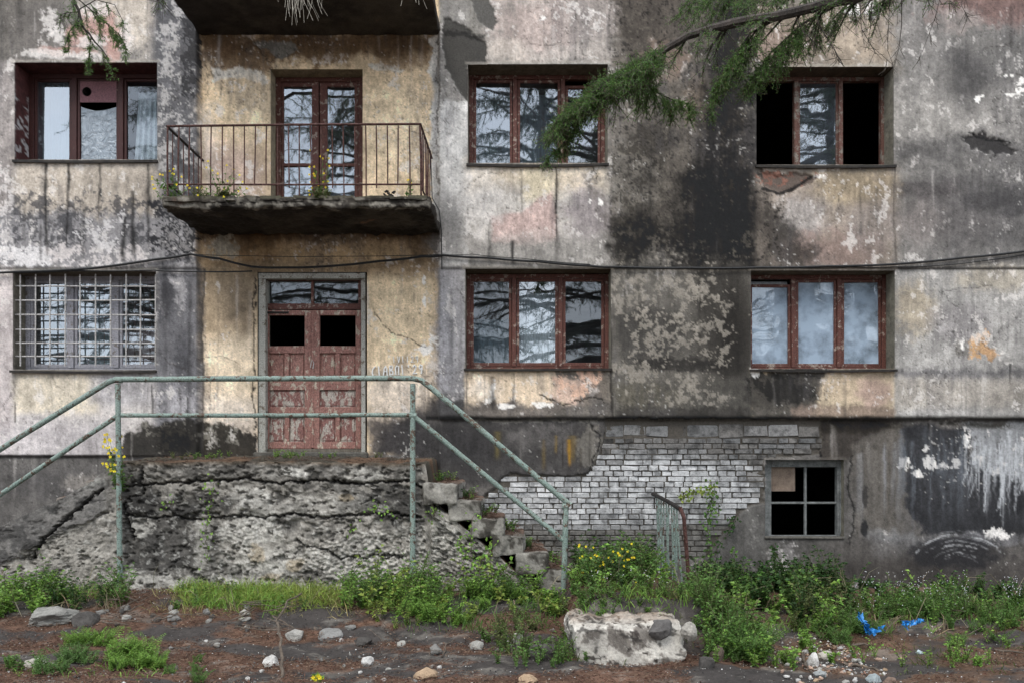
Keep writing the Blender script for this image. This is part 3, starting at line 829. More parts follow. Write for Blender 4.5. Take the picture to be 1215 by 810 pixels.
# --- relief ----------------------------------------------------------------------
H = F.H
H += .006 * F.big + .0022 * F.fl + .0015 * F.f1
H += .012 * sstep(318.5 - V, -1, .6)                                                # upper storey stands slightly proud
bay = sstep(U, 233.5, 236) * (1 - sstep(U, 519.5, 521.5)) * (V < 760)
H += -.085 * bay
H += -.035 * sstep(V, 496.5, 498.5) * sstep(U, 519, 521)
H += -.03 * sstep(V, 540, 542) * (1 - sstep(U, 233, 236))
H += .010 * np.exp(-((V - 493) / 5) ** 2) * (U > 521)
H += .004 * ((U > 726) & (U < 891) & (V > 319) & (V < 497))
# the brick field: plaster gone
bw, bk = F.poly(BRICK_AREA, 2.2, .9)
F.relief((bw, bk), -.028)
F.put((bw, bk), (104, 99, 92))
F.BM = np.zeros_like(U); F.BM[bw] = bk
lum = C.mean(-1, keepdims=True); kf = (np.clip(lum, .004, 1) / .24) ** .46; C *= np.where(kf > 1, 1 + (kf - 1) * .8, kf); C *= np.array([1.035, 1.0, .965])
C[:] = np.clip(C, .010, .82)

def make_wall(parent):
    ny, nx = U.shape
    X = (U - 607.5) / 100; Z = EYE + (545 - V) / 100; Y = -H
    P = np.stack([X, Y, Z], -1).reshape(-1, 3)
    uc = (F.ul[:-1] + F.ul[1:]) / 2; vc = (F.vl[:-1] + F.vl[1:]) / 2
    keep = np.ones((ny - 1, nx - 1), bool)
    for (a, b, c, d) in OPEN.values():
        keep[np.ix_((vc > b) & (vc < d), (uc > a) & (uc < c))] = False
    idx = np.arange(ny * nx).reshape(ny, nx)
    Fq = np.stack([idx[:-1, :-1], idx[1:, :-1], idx[1:, 1:], idx[:-1, 1:]], -1)[keep]
    Call = [F.C.reshape(-1, 3)]; Pall = [P]; Fall = [Fq]; n0 = len(P)
    K = 9
    for key, (a, b, c, d) in OPEN.items():            # the reveals, run back from the edge of each opening
        ia, ic = np.abs(F.ul - a).argmin(), np.abs(F.ul - c).argmin(); jb, jd = np.abs(F.vl - b).argmin(), np.abs(F.vl - d).argmin()
        deep = {'entrance': .24, 'balcony': .36, 'basement': .26}.get(key, .30)
        for side in range(4):
            ring = [idx[jb:jd + 1, ia], idx[jd, ia:ic + 1], idx[jb:jd + 1, ic][::-1], idx[jb, ia:ic + 1][::-1]][side]
            p0 = P[ring]; t = np.linspace(0, 1, K)[:, None]
            yy = p0[:, 1][None] * (1 - t) + deep * t
            n = len(ring); q = np.repeat(p0[None], K, 0); q[:, :, 1] = yy
            al = (np.arange(n)[None] * step_) + a * 3; dp = t * 25 + side * 40
            ns = fbm(al / 8 + dp * 0, dp / 5 + al * 0, 60, 5, .65)
            jt = .005 * ns * (t > 0)
            if side in (0, 2): q[:, :, 0] += jt
            else: q[:, :, 2] += jt
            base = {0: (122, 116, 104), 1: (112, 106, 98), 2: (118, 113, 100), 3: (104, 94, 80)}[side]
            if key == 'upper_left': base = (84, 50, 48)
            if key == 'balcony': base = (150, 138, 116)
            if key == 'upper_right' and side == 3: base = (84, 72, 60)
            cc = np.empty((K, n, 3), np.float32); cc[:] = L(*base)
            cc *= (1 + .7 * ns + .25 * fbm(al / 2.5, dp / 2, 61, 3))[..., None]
            if key == 'upper_left' and side == 0:
                mk = sstep(fbm(al / 9, dp / 9 + 4, 77, 4, .7), .16, .2)[..., None] * (al[..., None] > 54 + 30)
                cc = cc * (1 - mk) + np.array(L(190, 186, 184)) * mk
            cc[0] = cc[0] * .5 + F.C.reshape(-1, 3)[ring] * .5
            cc = np.clip(cc, .01, .8)
            g = np.arange(K * n).reshape(K, n) + n0
            f_ = np.stack([g[:-1, :-1], g[:-1, 1:], g[1:, 1:], g[1:, :-1]], -1).reshape(-1, 4)
            Pall.append(q.reshape(-1, 3)); Call.append(cc.reshape(-1, 3)); Fall.append(f_); n0 += K * n
    P = np.concatenate(Pall); Cc = np.concatenate(Call); Fq = np.concatenate(Fall)
    used = np.zeros(n0, bool); used[Fq.ravel()] = True
    remap = np.cumsum(used) - 1
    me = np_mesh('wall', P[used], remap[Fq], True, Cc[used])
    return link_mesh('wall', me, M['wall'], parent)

# ------------------------------------------------------------------ the building
BLD = empty('apartment_building', (0, 0, 0), 'weathered apartment building with peeling stained plaster, wooden windows and a balcony over its door', 'building')
WALL = make_wall(BLD)

def X_(u): return (u - 607.5) / 100
def Z_(v): return EYE + (545 - v) / 100

def plain_box(name, mat, parent, *b, c=0.004):
    m = MB(); m.box(*b, c=c); return m.build(name, mat, parent)

# body: storeys, party walls, roof
m = MB()
xs0, xs1, zt = X_(-320), X_(1540), Z_(-240)
m.box(xs0, xs1, 6.8, 7.1, -.6, zt)                                  # rear wall
m.box(xs0 + .001, xs0 + .25, .32, 6.79, -.6, zt); m.box(xs1 - .25, xs1 - .001, .32, 6.79, -.6, zt)
for x in (X_(240), X_(530), X_(810)): m.box(x - .08, x + .08, .32, 6.78, -.59, zt - .3)
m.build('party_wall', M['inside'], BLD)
m = MB()
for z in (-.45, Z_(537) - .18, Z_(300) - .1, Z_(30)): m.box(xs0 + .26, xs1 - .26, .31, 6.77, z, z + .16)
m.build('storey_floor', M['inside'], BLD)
m = MB(); m.box(xs0 - .4, xs1 + .4, -.5, 7.5, zt - .02, zt + .25, c=.02)
m.build('roof', mat_noise('bitumen roof', (.03, .03, .03), (.07, .07, .07), 3), BLD)
# outer gable skins
for x0, x1 in ((xs0 - .12, xs0 - .002), (xs1 + .002, xs1 + .12)):
    m = MB(); m.box(x0, x1, .0, 7.1, -.6, zt - .03); m.build('gable_wall', M['reveal'], BLD)

def pane(parent, x0, x1, y, z0, z1, mat, tilt=None):
    if tilt is None: tilt = (random.uniform(-.005, .005), random.uniform(-.004, .004))
    a, b = tilt; h = .002; vs = []
    for yy in (y - h, y + h):
        for (x, z) in ((x0, z0), (x1, z0), (x1, z1), (x0, z1)):
            vs.append((x, yy + a * (x - x0 - (x1 - x0) / 2) / (x1 - x0) * 2 + b * (z - z0 - (z1 - z0) / 2) / (z1 - z0) * 2, z))
    m = MB(); m.add(vs, [(0, 1, 2, 3)])       # a single sheet so that reflections stay single
    return m.build('pane', mat, parent)

def window(key, mull, y, frame, bays, bar=.05, drop=0.0, label=None, sill=True, sashw=.034, top=.05, wbar=.052):
    a, b, c, d = OPEN[key]; x0, x1, z0, z1 = X_(a), X_(c), Z_(d), Z_(b)
    y1 = y + .075
    m = MB()
    m.box(x0, x0 + bar, y, y1, z0, z1, jit=.002); m.box(x1 - bar, x1, y, y1, z0, z1, jit=.002)
    m.box(x0 + bar, x1 - bar, y + .002, y1, z1 - top, z1, jit=.002); m.box(x0 + bar, x1 - bar, y + .002, y1, z0, z0 + bar * .8, jit=.002)
    xm = [(u - 607.5) * (y - CAMY) / 1000 for u in mull]
    for x in xm: m.box(x - wbar / 2, x + wbar / 2, y - .006, y1, z0 + bar * .8, z1 - top, jit=.002)
    fr = m.build('window', frame, BLD)
    if label: fr['label'] = label
    edges = [x0 + bar] + sum([[x - wbar / 2, x + wbar / 2] for x in xm], []) + [x1 - bar]
    out = []
    for i, bay in enumerate(bays):
        l, r = edges[2 * i], edges[2 * i + 1]; bt, tp = z0 + bar * .8, z1 - top
        l += .003; r -= .003; bt += .003; tp -= .003
        out.append((l, r, bt, tp))
        if bay is None: continue
        tp -= bay.get('drop', 0)
        s_ = bay.get('sash', sashw); ys, ye = y + .012, y + .05
        if s_:
            m = MB()
            m.box(l, l + s_, ys, ye, bt, tp, jit=.0015); m.box(r - s_, r, ys, ye, bt, tp, jit=.0015)
            m.box(l + s_, r - s_, ys, ye - .002, bt, bt + s_ * 1.3, jit=.0015); m.box(l + s_, r - s_, ys, ye - .002, tp - s_, tp, jit=.0015)
            sh = m.build('sash', bay.get('smat', frame), fr)
        if bay.get('glass'):
            pane(fr, l + s_ - .004, r - s_ + .004, y + .034, bt + s_ * 1.3 - .004, tp - s_ + .004, bay['glass'], bay.get('tilt'))
    if sill:
        m = MB(); N = 9; xa, xb = x0 - .015, x1 + .012
        for k in range(N):
            t0, t1 = k / N, (k + 1) / N
            sg = lambda t: -.014 * math.sin(math.pi * t) * drop + random.uniform(-.003, .003)
            if k == 0: z_a = sg(0)
            z_b = sg(t1)
            xa_, xb_ = xa + (xb - xa) * t0, xa + (xb - xa) * t1
            v = [(xa_, -.045, z0 - .012 + z_a), (xb_, -.045, z0 - .012 + z_b), (xb_, y, z0 + .012), (xa_, y, z0 + .012),
                 (xa_, -.043, z0 - .040 + z_a), (xb_, -.043, z0 - .040 + z_b), (xb_, y, z0 - .006), (xa_, y, z0 - .006)]
            m.add(v, [(0, 1, 2, 3), (4, 7, 6, 5), (0, 4, 5, 1), (0, 3, 7, 4), (1, 5, 6, 2)])
            z_a = z_b
        m.build('sill', M['sill'], fr)
    return fr, out

G, GD, GM, GU = M['glass'], M['glass_dark'], M['glass_milky'], M['glass_dusty']
wn1, bay1 = window('upper_left', (88, 143.5), .28, M['wood_dark'], [dict(glass=GU), dict(glass=None, sash=.03), dict(glass=GD, sash=.03)], bar=.06, top=.055, wbar=.06, drop=.5)
wn2, bay2 = window('upper_centre', (611, 668), .27, M['wood_red'], [dict(glass=G), dict(glass=G, tilt=(.006, .006)), dict(glass=G, drop=.07)], drop=1.4)
wn3, bay3 = window('upper_right', (945, 997.5), .25, M['wood_worn'], [None, dict(glass=GU, sash=.02), None], bar=.045, drop=.6)
wn4, bay4 = window('lower_left', (84.5, 138), .26, M['wood_grey'], [dict(glass=G), dict(glass=GU), dict(glass=G)], bar=.055, wbar=.06, drop=.8)
wn5, bay5 = window('lower_centre', (610, 665), .24, M['wood_red'], [dict(glass=GD), dict(glass=G), dict(glass=GD)], drop=.3)
wn6, bay6 = window('lower_right', (941.5, 996), .24, M['wood_red'], [dict(glass=GM, drop=.06), dict(glass=GM), dict(glass=GM, tilt=(-.006, .008))], drop=.5)
# pink board with the stove-pipe hole in the upper left window, middle light
l, r, bt, tp = bay1[1]
m = MB(); zb = tp - .285; hx, hz, hr = l + .115, tp - .155, .055
ring = [(hx + hr * math.cos(t * math.pi / 8), hz + hr * math.sin(t * math.pi / 8)) for t in range(16)]
outr = []
for t in range(16):
    ca, sa = math.cos(t * math.pi / 8), math.sin(t * math.pi / 8)
    kx = ((r - .03 - hx) if ca > 0 else (hx - l - .03)) / max(abs(ca), 1e-6); kz = ((tp - .03 - hz) if sa > 0 else (hz - zb)) / max(abs(sa), 1e-6)
    k = min(kx, kz); outr.append((hx + ca * k, hz + sa * k))
yb = .295
vs = [(x, yb, z) for x, z in ring] + [(x, yb, z) for x, z in outr] + [(r - .03, yb, tp - .03), (l + .03, yb, tp - .03), (l + .03, yb, zb), (r - .03, yb, zb)]
fs = []
def cidx(p):
    for k in range(16, 36):
        pass
for t in range(16):
    t2 = (t + 1) % 16; f = [t, 16 + t]
    a, b = outr[t], outr[t2]
    if abs(a[0] - b[0]) > 1e-4 and abs(a[1] - b[1]) > 1e-4:      # a corner lies between
        cx = r - .03 if (a[0] + b[0]) / 2 > hx else l + .03; cz = tp - .03 if (a[1] + b[1]) / 2 > hz else zb
        k = [i for i in range(32, 36) if abs(vs[i][0] - cx) < 1e-5 and abs(vs[i][2] - cz) < 1e-5][0]; f.append(k)
    f += [16 + t2, t2]; fs.append(f)
m.add(vs, fs)
bd = m.build('stove_board', mat_peel('pink painted board', lin((134, 92, 96)), lin((100, 62, 62)), .3), wn1)
m = MB(); m.tube([(hx, yb - .01, hz), (hx, yb + .25, hz)], .053, 14, cap=False); m.build('flue_collar', M['black_iron'], wn1)

# balcony door
a, b, c, d = OPEN['balcony']; y = .285
px = lambda u, yy=y: (u - 607.5) * (yy - CAMY) / 1000
pz = lambda v, yy=y: EYE + (545 - v) * (yy - CAMY) / 1000
x0, x1, z0, z1 = X_(a), X_(c), Z_(d), Z_(b)
m = MB(); m.box(x0, px(333), y, y + .08, z0, z1); m.box(px(425), x1, y, y + .08, z0, z1); m.box(px(333), px(425), y + .002, y + .08, pz(97), z1)
bdoor = m.build('balcony_door', M['wood_red'], BLD)
for (l, r, gl, gr) in ((333.4, 378, 336, 370), (379, 424.6, 388, 420.5)):
    m = MB(); ys, ye = y + .012, y + .055
    zt_, zb_ = pz(97.4), z0 + .003
    m.box(px(l), px(gl), ys, ye, zb_, zt_, jit=.0015); m.box(px(gr), px(r), ys - .01, ye, zb_, zt_, jit=.0015)
    m.box(px(gl), px(gr), ys + .001, ye, pz(102.5), zt_); m.box(px(gl), px(gr), ys + .001, ye, pz(197), pz(193.5)); m.box(px(gl), px(gr), ys + .001, ye, zb_, pz(246))
    lf = m.build('door_leaf', M['wood_red'], bdoor)
    pane(bdoor, px(gl) - .004, px(gr) + .004, y + .035, pz(193.5) - .002, pz(102.5) + .004, G)
    pane(bdoor, px(gl) - .004, px(gr) + .004, y + .035, pz(246) - .002, pz(197) + .004, GU)

# entrance
a, b, c, d = OPEN['entrance']; y = .19
x0, x1, z0, z1 = X_(a), X_(c), Z_(d), Z_(b)
m = MB(); yf = .10; q = lambda u: px(u, yf); qz = lambda v: pz(v, yf)
m.box(q(306.5), q(315), yf, y + .10, z0, qz(331), jit=.002); m.box(q(428.5), q(433.5), yf, y + .10, z0, qz(331), jit=.002)
m.box(q(306.5), q(433.5), yf - .004, y + .10, qz(331) + .0005, qz(324), jit=.002)
edoor = m.build('entrance_door', M['frame_pale'], BLD)
m = MB(); m.box(x0, q(306), yf - .01, y + .1, z0, z1, jit=.003); m.box(q(306), x1, yf - .008, y + .1, qz(323.5), z1, jit=.003)
m.build('door_frame', M['sill'], edoor)
m = MB(); m.box(x0 - .02, x1 + .02, -.02, y + .12, z0 - .10, z0 + .012, c=.015, jit=.006); m.build('threshold', M['mortar'], edoor)
m = MB()
m.box(px(314), px(430), y, y + .06, pz(369), pz(362), jit=.0015); m.box(px(314), px(430), y + .002, y + .06, pz(335), pz(330.5)); m.box(px(314), px(318), y + .003, y + .06, pz(362), pz(335))
m.box(px(426.5), px(430), y + .003, y + .06, pz(362), pz(335)); m.box(px(371), px(374), y + .004, y + .06, pz(362), pz(335))
tr = m.build('transom_frame', M['wood_red'], edoor)
pane(edoor, px(317.5), px(371.5), y + .04, pz(362.5), pz(334.5), GD); pane(edoor, px(373.5), px(427), y + .04, pz(362.5), pz(334.5), GD)
def cell(m, l, r, t, b_, y_): m.box(px(l), px(r), y_, y_ + .045, pz(b_), pz(t), c=.005, jit=.0018)
for k, (l, r, ol, orr) in enumerate(((314, 371.4, 321.5, 363.5), (373, 430, 381, 423.5))):
    t = MB(); ym = y + .006
    cell(t, l, ol, 369.6, 532, ym); cell(t, orr, r, 369.6, 532, ym)
    for (v0, v1) in ((369.6, 375.5), (411.5, 420), (452.5, 463), (483, 495), (524, 532)): cell(t, ol, orr, v0, v1, ym + .001)
    mid = (ol + orr) / 2
    for (v0, v1) in ((420, 452.5), (495, 524)): cell(t, mid - 2.6, mid + 2.6, v0, v1, ym + .002)
    lf = t.build('door_leaf', M['door'], edoor)
    for (a_, b_, v0, v1) in ((ol, mid - 2.6, 420, 452.5), (mid + 2.6, orr, 420, 452.5), (ol, orr, 463, 483), (ol, mid - 2.6, 495, 524), (mid + 2.6, orr, 495, 524)):
        p = MB(); yy = ym + .033
        p.box(px(a_) - .004, px(b_) + .004, yy, yy + .012, pz(v1) - .004, pz(v0) + .004)
        p.box(px(a_) + .018, px(b_) - .018, yy - .009, yy + .001, pz(v1) + .018, pz(v0) - .018, c=.007)
        p.build('door_panel', M['door_low'] if v0 > 460 else M['door'], edoor)
m = MB(); m.box(px(371.5), px(374.5), y - .004, y + .012, pz(531), pz(370), jit=.002); m.build('meeting_strip', M['door'], edoor)
m = MB(); m.tube([(px(371), y - .02, pz(437)), (px(372), y - .03, pz(432)), (px(373.5), y - .03, pz(428)), (px(375), y - .02, pz(432)), (px(374), y - .02, pz(438))], .006, 6)
m.build('padlock', M['grille'], edoor)
m = MB(); m.box(px(318), px(345), y - .012, y + .004, pz(373.6), pz(371.4)); m.build('latch', M['black_iron'], edoor)
# the wood at the very foot of the door
m = MB(); m.box(px(313), px(431), y - .01, y + .07, z0 + .013, pz(532) - .003, jit=.003); m.build('kick_board', M['wood_bare'], edoor)

# basement window, all four lights gone
a, b, c, d = OPEN['basement']; y = .16
x0, x1, z0, z1 = X_(a), X_(c), Z_(d), Z_(b)
m = MB(); m.box(x0, px(911.5), y, y + .07, z0, z1); m.box(px(988.5), x1, y - .01, y + .07, z0, z1, jit=.003); m.box(px(911.5), px(988.5), y + .002, y + .07, pz(553.5), z1)
m.box(px(911.5), px(988.5), y + .002, y + .07, z0, pz(633.5)); m.box(px(950.7), px(953.3), y + .01, y + .05, pz(633.5), pz(553.5)); m.box(px(911.5), px(988.5), y + .012, y + .048, pz(596.8), pz(594.3))
m.box(px(991), px(993), y - .03, y - .008, z0 + .03, z1 - .02)
wn7 = m.build('window', mat_noise('grey basement frame', L(84, 86, 84), L(140, 142, 140), 12), BLD)
wn7['label'] = 'small basement window with its four lights broken out'
m = MB(); m.box(x0 - .01, x1 + .005, .012, y, z0 - .02, z0 + .006, c=.008, jit=.005); m.build('sill', M['mortar'], wn7)
cd = MB(); cd.box(px(911.8), px(941), y + .052, y + .056, pz(582), pz(551)); cd.box(px(927), px(928.2), y + .05, y + .0515, pz(580), pz(562))
tag(cd.build('cardboard_sheet', M['card'], None, (px(926), y + .05, pz(582))), 'faded brown cardboard stuck in the top left light of the basement window', 'cardboard')

# rough block: all six faces gridded and worn
def rough_grid(name, x0, x1, y0, y1, z0, z1, st, amp, colf, mat, parent, rnd=.02, loc=None, fr=6.0, seed=0, edge=0.0, chunk=0, camp=.03, cuts=0):
    Vs, Fs, n0 = [], [], 0
    dims = [(0, 1, 2), (1, 2, 0), (2, 0, 1)]; lo = np.array([x0, y0, z0]); hi = np.array([x1, y1, z1])
    for (a, b, c) in dims:
        na = max(1, int((hi[a] - lo[a]) / st)); nb = max(1, int((hi[b] - lo[b]) / st))
        ga = np.linspace(lo[a], hi[a], na + 1); gb = np.linspace(lo[b], hi[b], nb + 1)
        A_, B_ = np.meshgrid(ga, gb)
        for s_ in (0, 1):
            P = np.zeros(A_.shape + (3,)); P[..., a] = A_; P[..., b] = B_; P[..., c] = (lo, hi)[s_][c]
            g = np.arange(A_.size).reshape(A_.shape) + n0; n0 += A_.size
            f = np.stack([g[:-1, :-1], g[:-1, 1:], g[1:, 1:], g[1:, :-1]], -1).reshape(-1, 4)
            if s_ == 0: f = f[:, ::-1]
            Vs.append(P.reshape(-1, 3)); Fs.append(f)
    P = np.concatenate(Vs); f = np.concatenate(Fs)
    # round corners
    cen = (lo + hi) / 2; half = (hi - lo) / 2
    if cuts:
        rc = np.random.default_rng(seed)
        for _ in range(cuts):
            nn = rc.normal(size=3); nn[1] -= .5; nn[2] += .3; nn /= np.linalg.norm(nn); reach = (np.abs(nn) * half).sum(); k_ = reach * rc.uniform(.66, .88)
            dd = (P - cen) @ nn; P = P - np.outer(np.clip(dd - k_, 0, None), nn) * .97
    qd = np.clip(np.abs(P - cen) - (half - rnd), 0, None); ln = np.linalg.norm(qd, axis=1, keepdims=True); k = np.minimum(1, rnd / np.maximum(ln, 1e-9))
    P = cen + np.sign(P - cen) * (np.minimum(np.abs(P - cen), half - rnd) + qd * k)
    nrm = P - cen; nrm = np.sign(nrm) * np.maximum(np.abs(nrm) - (half - rnd), 0); nl = np.linalg.norm(nrm, axis=1, keepdims=True); nrm = nrm / np.maximum(nl, 1e-6)
    n1 = fbm3(P, fr, seed + 1, 5, .62); n2 = ridge3(P, fr * .7, seed + 4, 5) - .66
    P = P + nrm * (amp * (n1 + .7 * n2))[:, None]
    if chunk:
        rc = np.random.default_rng(seed); sd = (lo + (hi - lo) * rc.random((chunk, 3))).astype(np.float32); gr = rc.normal(size=(chunk, 3)).astype(np.float32) * .40; of_ = rc.uniform(-1, 1, chunk) * camp
        pw = P + .03 * np.stack([fbm3(P, 9, seed + 31), fbm3(P, 9, seed + 32), fbm3(P, 9, seed + 33)], 1)
        D2 = ((pw[:, None, :] - sd[None]) ** 2).sum(-1); i1 = D2.argmin(1); d1 = D2[np.arange(len(P)), i1]; D2[np.arange(len(P)), i1] = 9; d2 = D2.min(1)
        cr_ = 1 - sstep(np.sqrt(d2) - np.sqrt(d1), 0, .035)
        P = P + nrm * (of_[i1] + np.clip(((P - sd[i1]) * gr[i1]).sum(-1), -camp * 1.6, camp * 1.6) - camp * 1.3 * cr_)[:, None]
        n2 = n2 - .5 * cr_ + .25 * (of_[i1] / max(camp, 1e-6)) * .5
    if edge: P[:, 2] += edge * fbm3(P, fr * .5, seed + 8, 4) * (P[:, 2] < cen[2])
    col = colf(P, n1, n2)
    off = np.array(loc if loc is not None else (0, 0, 0))
    me = np_mesh(name, P - off, f, True, np.clip(col, .008, .8))
    return link_mesh(name, me, mat, parent, loc if loc is not None else (0, 0, 0))
def blend(a, b, k): k = k[:, None]; return np.array(a) * (1 - k) + b * k

# balcony slabs
BAL = empty('balcony', (-2.3, 0, 4.3)); BAL.parent = BLD
def slab_col(P, n1, n2):
    s2 = fbm3(P, 1.9, 33, 5, .6); s3 = fbm3(P * [1, 1, 2.2], 9, 35, 4, .7)
    c = np.zeros((len(P), 3)) + L(74, 68, 60)
    c = blend(c * 1.0, np.array(L(48, 43, 38)), sstep(s2, -.1, .25)); c = c * (1 - 0) + 0
    rd = sstep(s2, -.50, -.30)
    c = c * rd[:, None] + np.array(L(128, 96, 80)) * (1 - rd[:, None])
    fr_ = (P[:, 1] < -.93)
    k = sstep(s3, -.1, .2) * fr_
    c = c * (1 - k[:, None]) + np.array(L(122, 116, 106)) * k[:, None]
    top = P[:, 2] > P[:, 2].max() - .03
    c = np.where(top[:, None], np.array(L(84, 80, 66)), c)
    return c * (1 + .5 * n1 + .35 * s3)[:, None]
rough_grid('balcony_slab', -3.74, -.865, -1.0, .12, 4.29, 4.41, .016, .045, slab_col, M['conc'], BAL, rnd=.025, fr=7, seed=3, edge=.03)
m_ = rough_grid('balcony_slab', -3.74, -.865, -1.0, .12, 6.67, 6.79, .03, .02, slab_col, M['conc'], BLD, rnd=.02, fr=7, seed=9)
m_['label'] = 'upper balcony slab cut off by the top of the photograph'
# loose delaminated layers on the front edge
r3 = random.Random(8)
for k in range(14):
    x = -3.7 + k * .2 + r3.uniform(-.04, .04); l_ = r3.uniform(.16, .34)
    o = rough_grid('concrete_flake', x, min(x + l_, -.88), -1.025 + r3.uniform(0, .02), -.93, 4.40 - r3.uniform(.0, .05) - .018, 4.40 + r3.uniform(.0, .016), .02, .016, slab_col, M['conc'], BAL, rnd=.008, seed=20 + k, fr=11)
# railing
yr = -.985
m = MB(); tl, tr_ = W(198, 150, yr), W(499, 147.5, yr)
bl_, br_ = W(200, 219, yr), W(499, 219, yr)
topm = MB(); topm.tube([tl, (tl + tr_) / 2 + Vector((0, 0, .004)), tr_], .013, 8); topm.tube([tr_, W(512.5, 188, .04)], .012, 8); topm.build('top_rail', M['rust'], BAL)
tm = MB(); tm.tube([tl, W(241, 191, -.01)], .014, 8); tm.tube([W(200, 220, yr), W(240, 250, .0)], .010, 6); tm.build('side_rail', M['black_iron'], BAL)
bm = MB(); bm.tube([bl_, (bl_ + br_) / 2 + Vector((0, 0, -.004)), br_], .010, 8); bm.tube([br_, W(511, 250, .02)], .010, 6); bm.build('bottom_rail', M['rust'], BAL)
for k in range(24):
    u = 199 + k * 13.02 + random.uniform(-.6, .6)
    ub = u + random.uniform(-1.5, 1.5)
    vb = 233 if k % 6 in (0, 4) or k == 23 else 219.5 + (random.random() < .3) * 4
    m = MB(); m.tube([W(u, 149.5, yr), W((u + ub) / 2 + random.uniform(-.4, .4), 185, yr), W(ub, vb, yr)], .0072 if 0 < k < 23 else .011, 6); m.build('baluster', M['rust'], BAL)
for k in range(1, 7):
    t = k / 7; yy = yr * (1 - t)
    for (xa, xb) in ((W(198, 150, yr).x, W(241, 191, 0).x), (W(499, 148, yr).x, W(512, 188, 0).x)):
        x = xa * (1 - t) + xb * t
        m = MB(); m.tube([(x, yy, 5.17), (x + random.uniform(-.008, .008), yy, 4.41 + .12)], .007, 6); m.build('baluster', M['rust'], BAL)

# grille on the lower left window
GR = empty('window_grille', (X_(100), .06, Z_(438))); GR.parent = BLD
yg = .05
for k in range(10):
    u = 24 + k * 17.9 + random.uniform(-.5, .5)
    m = MB(); m.tube([W(u, 325 + random.uniform(0, 1), yg), W(u + random.uniform(-.5, .5), 434, yg)], .0095, 6); m.build('grille_bar', M['grille'], GR)
for v in (339.5, 356.5, 373.5, 391, 407, 422.5):
    m = MB(); m.tube([W(18, v, yg + .012), W(100, v + random.uniform(-.5, .5), yg + .012), W(184, v + random.uniform(-.6, .6), yg + .012)], .0095, 6); m.build('grille_bar', M['grille'], GR)
# added bars behind the glass, imitating the grille's shadow and reflection
for u in (52, 70, 105, 124, 151, 160, 178):
    m = MB(); m.tube([W(u, 330, .40), W(u, 434, .40)], .008, 6); m.build('grille_bar', M['rust'], GR)
for v in (343, 360, 377, 393, 409, 426):
    m = MB(); m.tube([W(36, v, .415), W(190, v, .415)], .008, 6); m.build('grille_bar', M['rust'], GR)

# graffiti: brushed letters on the bay wall, right of the door
def strokes(lines, x0, v0, sx, sy, wd, y=.062):
    m = MB()
    for ln in lines:
        for (a, b) in zip(ln[:-1], ln[1:]):
            p = Vector((X_(x0 + a[0] * sx), y, Z_(v0 + a[1] * sy))); q_ = Vector((X_(x0 + b[0] * sx), y, Z_(v0 + b[1] * sy)))
            d = (q_ - p).normalized(); n = Vector((d.z, 0, -d.x)) * wd / 2; e = d * wd * .3
            i = len(m.v) // 8 * .00005
            vs = [p - n - e, q_ - n + e, q_ + n + e, p + n - e]
            vs = [Vector((t.x, t.y - i, t.z)) for t in vs]
            m.add([*vs, *[Vector((t.x, y + .06, t.z)) for t in vs]], [(0, 1, 2, 3), (4, 7, 6, 5), (0, 4, 5, 1), (1, 5, 6, 2), (2, 6, 7, 3), (3, 7, 4, 0)])
    return m
GL = {
 '(': [[(.8, 0), (.2, .3), (.1, .7), (.3, 1)]], 'I': [[(.2, 0), (.4, 1)]],
 'A': [[(0, 1), (.15, .3), (.5, 0), (.8, .35), (.9, 1)], [(.1, .6), (.85, .6)]],
 'B': [[(.1, 1), (.1, 0), (.7, 0), (.8, .25), (.3, .5), (.85, .6), (.85, .95), (.1, 1)]],
 'O': [[(.1, 1), (.1, .2), (.4, 0), (.8, .1), (.85, 1)]], '1': [[(.3, .05), (.35, 1)]], "'": [[(.3, 0), (.4, .2)]],
 '2': [[(.05, .25), (.4, 0), (.8, .2), (.5, .65), (.05, 1), (.95, .95)]],
 '9': [[(.75, .4), (.4, .5), (.1, .3), (.4, 0), (.8, .1), (.8, .5), (.65, 1)]],
 'N': [[(.05, 1), (.15, 0), (.5, .7), (.75, 0), (.8, 1)]], 'V': [[(.1, 0), (.45, 1), (.8, 0)]]}
def word(txt, u, v, w_, h, wd, name, tilt=0.0):
    allm = []
    for i, ch in enumerate(txt):
        if ch == ' ': continue
        for ln in GL[ch]: allm.append([((i + x * .70), yv + tilt * i) for x, yv in ln])
    m = strokes(allm, u, v, w_, h, wd); return m.build(name, M['white_paint'], BLD)
word("(IABOI'29", 440, 434.0, 7.0, 10.5, .014, 'graffiti_lettering', -.03)
word("IVI129", 465, 422.0, 5.4, 7.2, .008, 'graffiti_lettering', -.02)

# ------------------------------------------------------------------ exposed bricks of the plinth
def inside_poly(x, y, P):
    c = False; j = len(P) - 1
    for i in range(len(P)):
        if (P[i][1] > y) != (P[j][1] > y) and x < (P[j][0] - P[i][0]) * (y - P[i][1]) / (P[j][1] - P[i][1]) + P[i][0]: c = not c
        j = i
    return c
def bm_at(u, v):
    i = min(max(np.searchsorted(F.vl, v), 0), len(F.vl) - 1); j = min(max(np.searchsorted(F.ul, u), 0), len(F.ul) - 1); return F.BM[i, j]
def brick_mesh(seed, cuts=2):
    rr = random.Random(seed); m = MB(); c = .10
    m.box(-.5, .5, -.5, .5, -.5, .5, c=.06)
    vs = []
    for (x, y, z) in m.v:
        vs.append((x + rr.uniform(-.035, .035), y + rr.uniform(-.10, .10), z + rr.uniform(-.08, .08)))
    me = bpy.data.meshes.new('brick'); me.from_pydata(vs, [], m.f); me.update(); me.materials.append(M['brick']); return me
BM_ = [brick_mesh(k) for k in range(10)]
r4 = random.Random(21)
PLI = WALL
nb = 0
REST = MB()
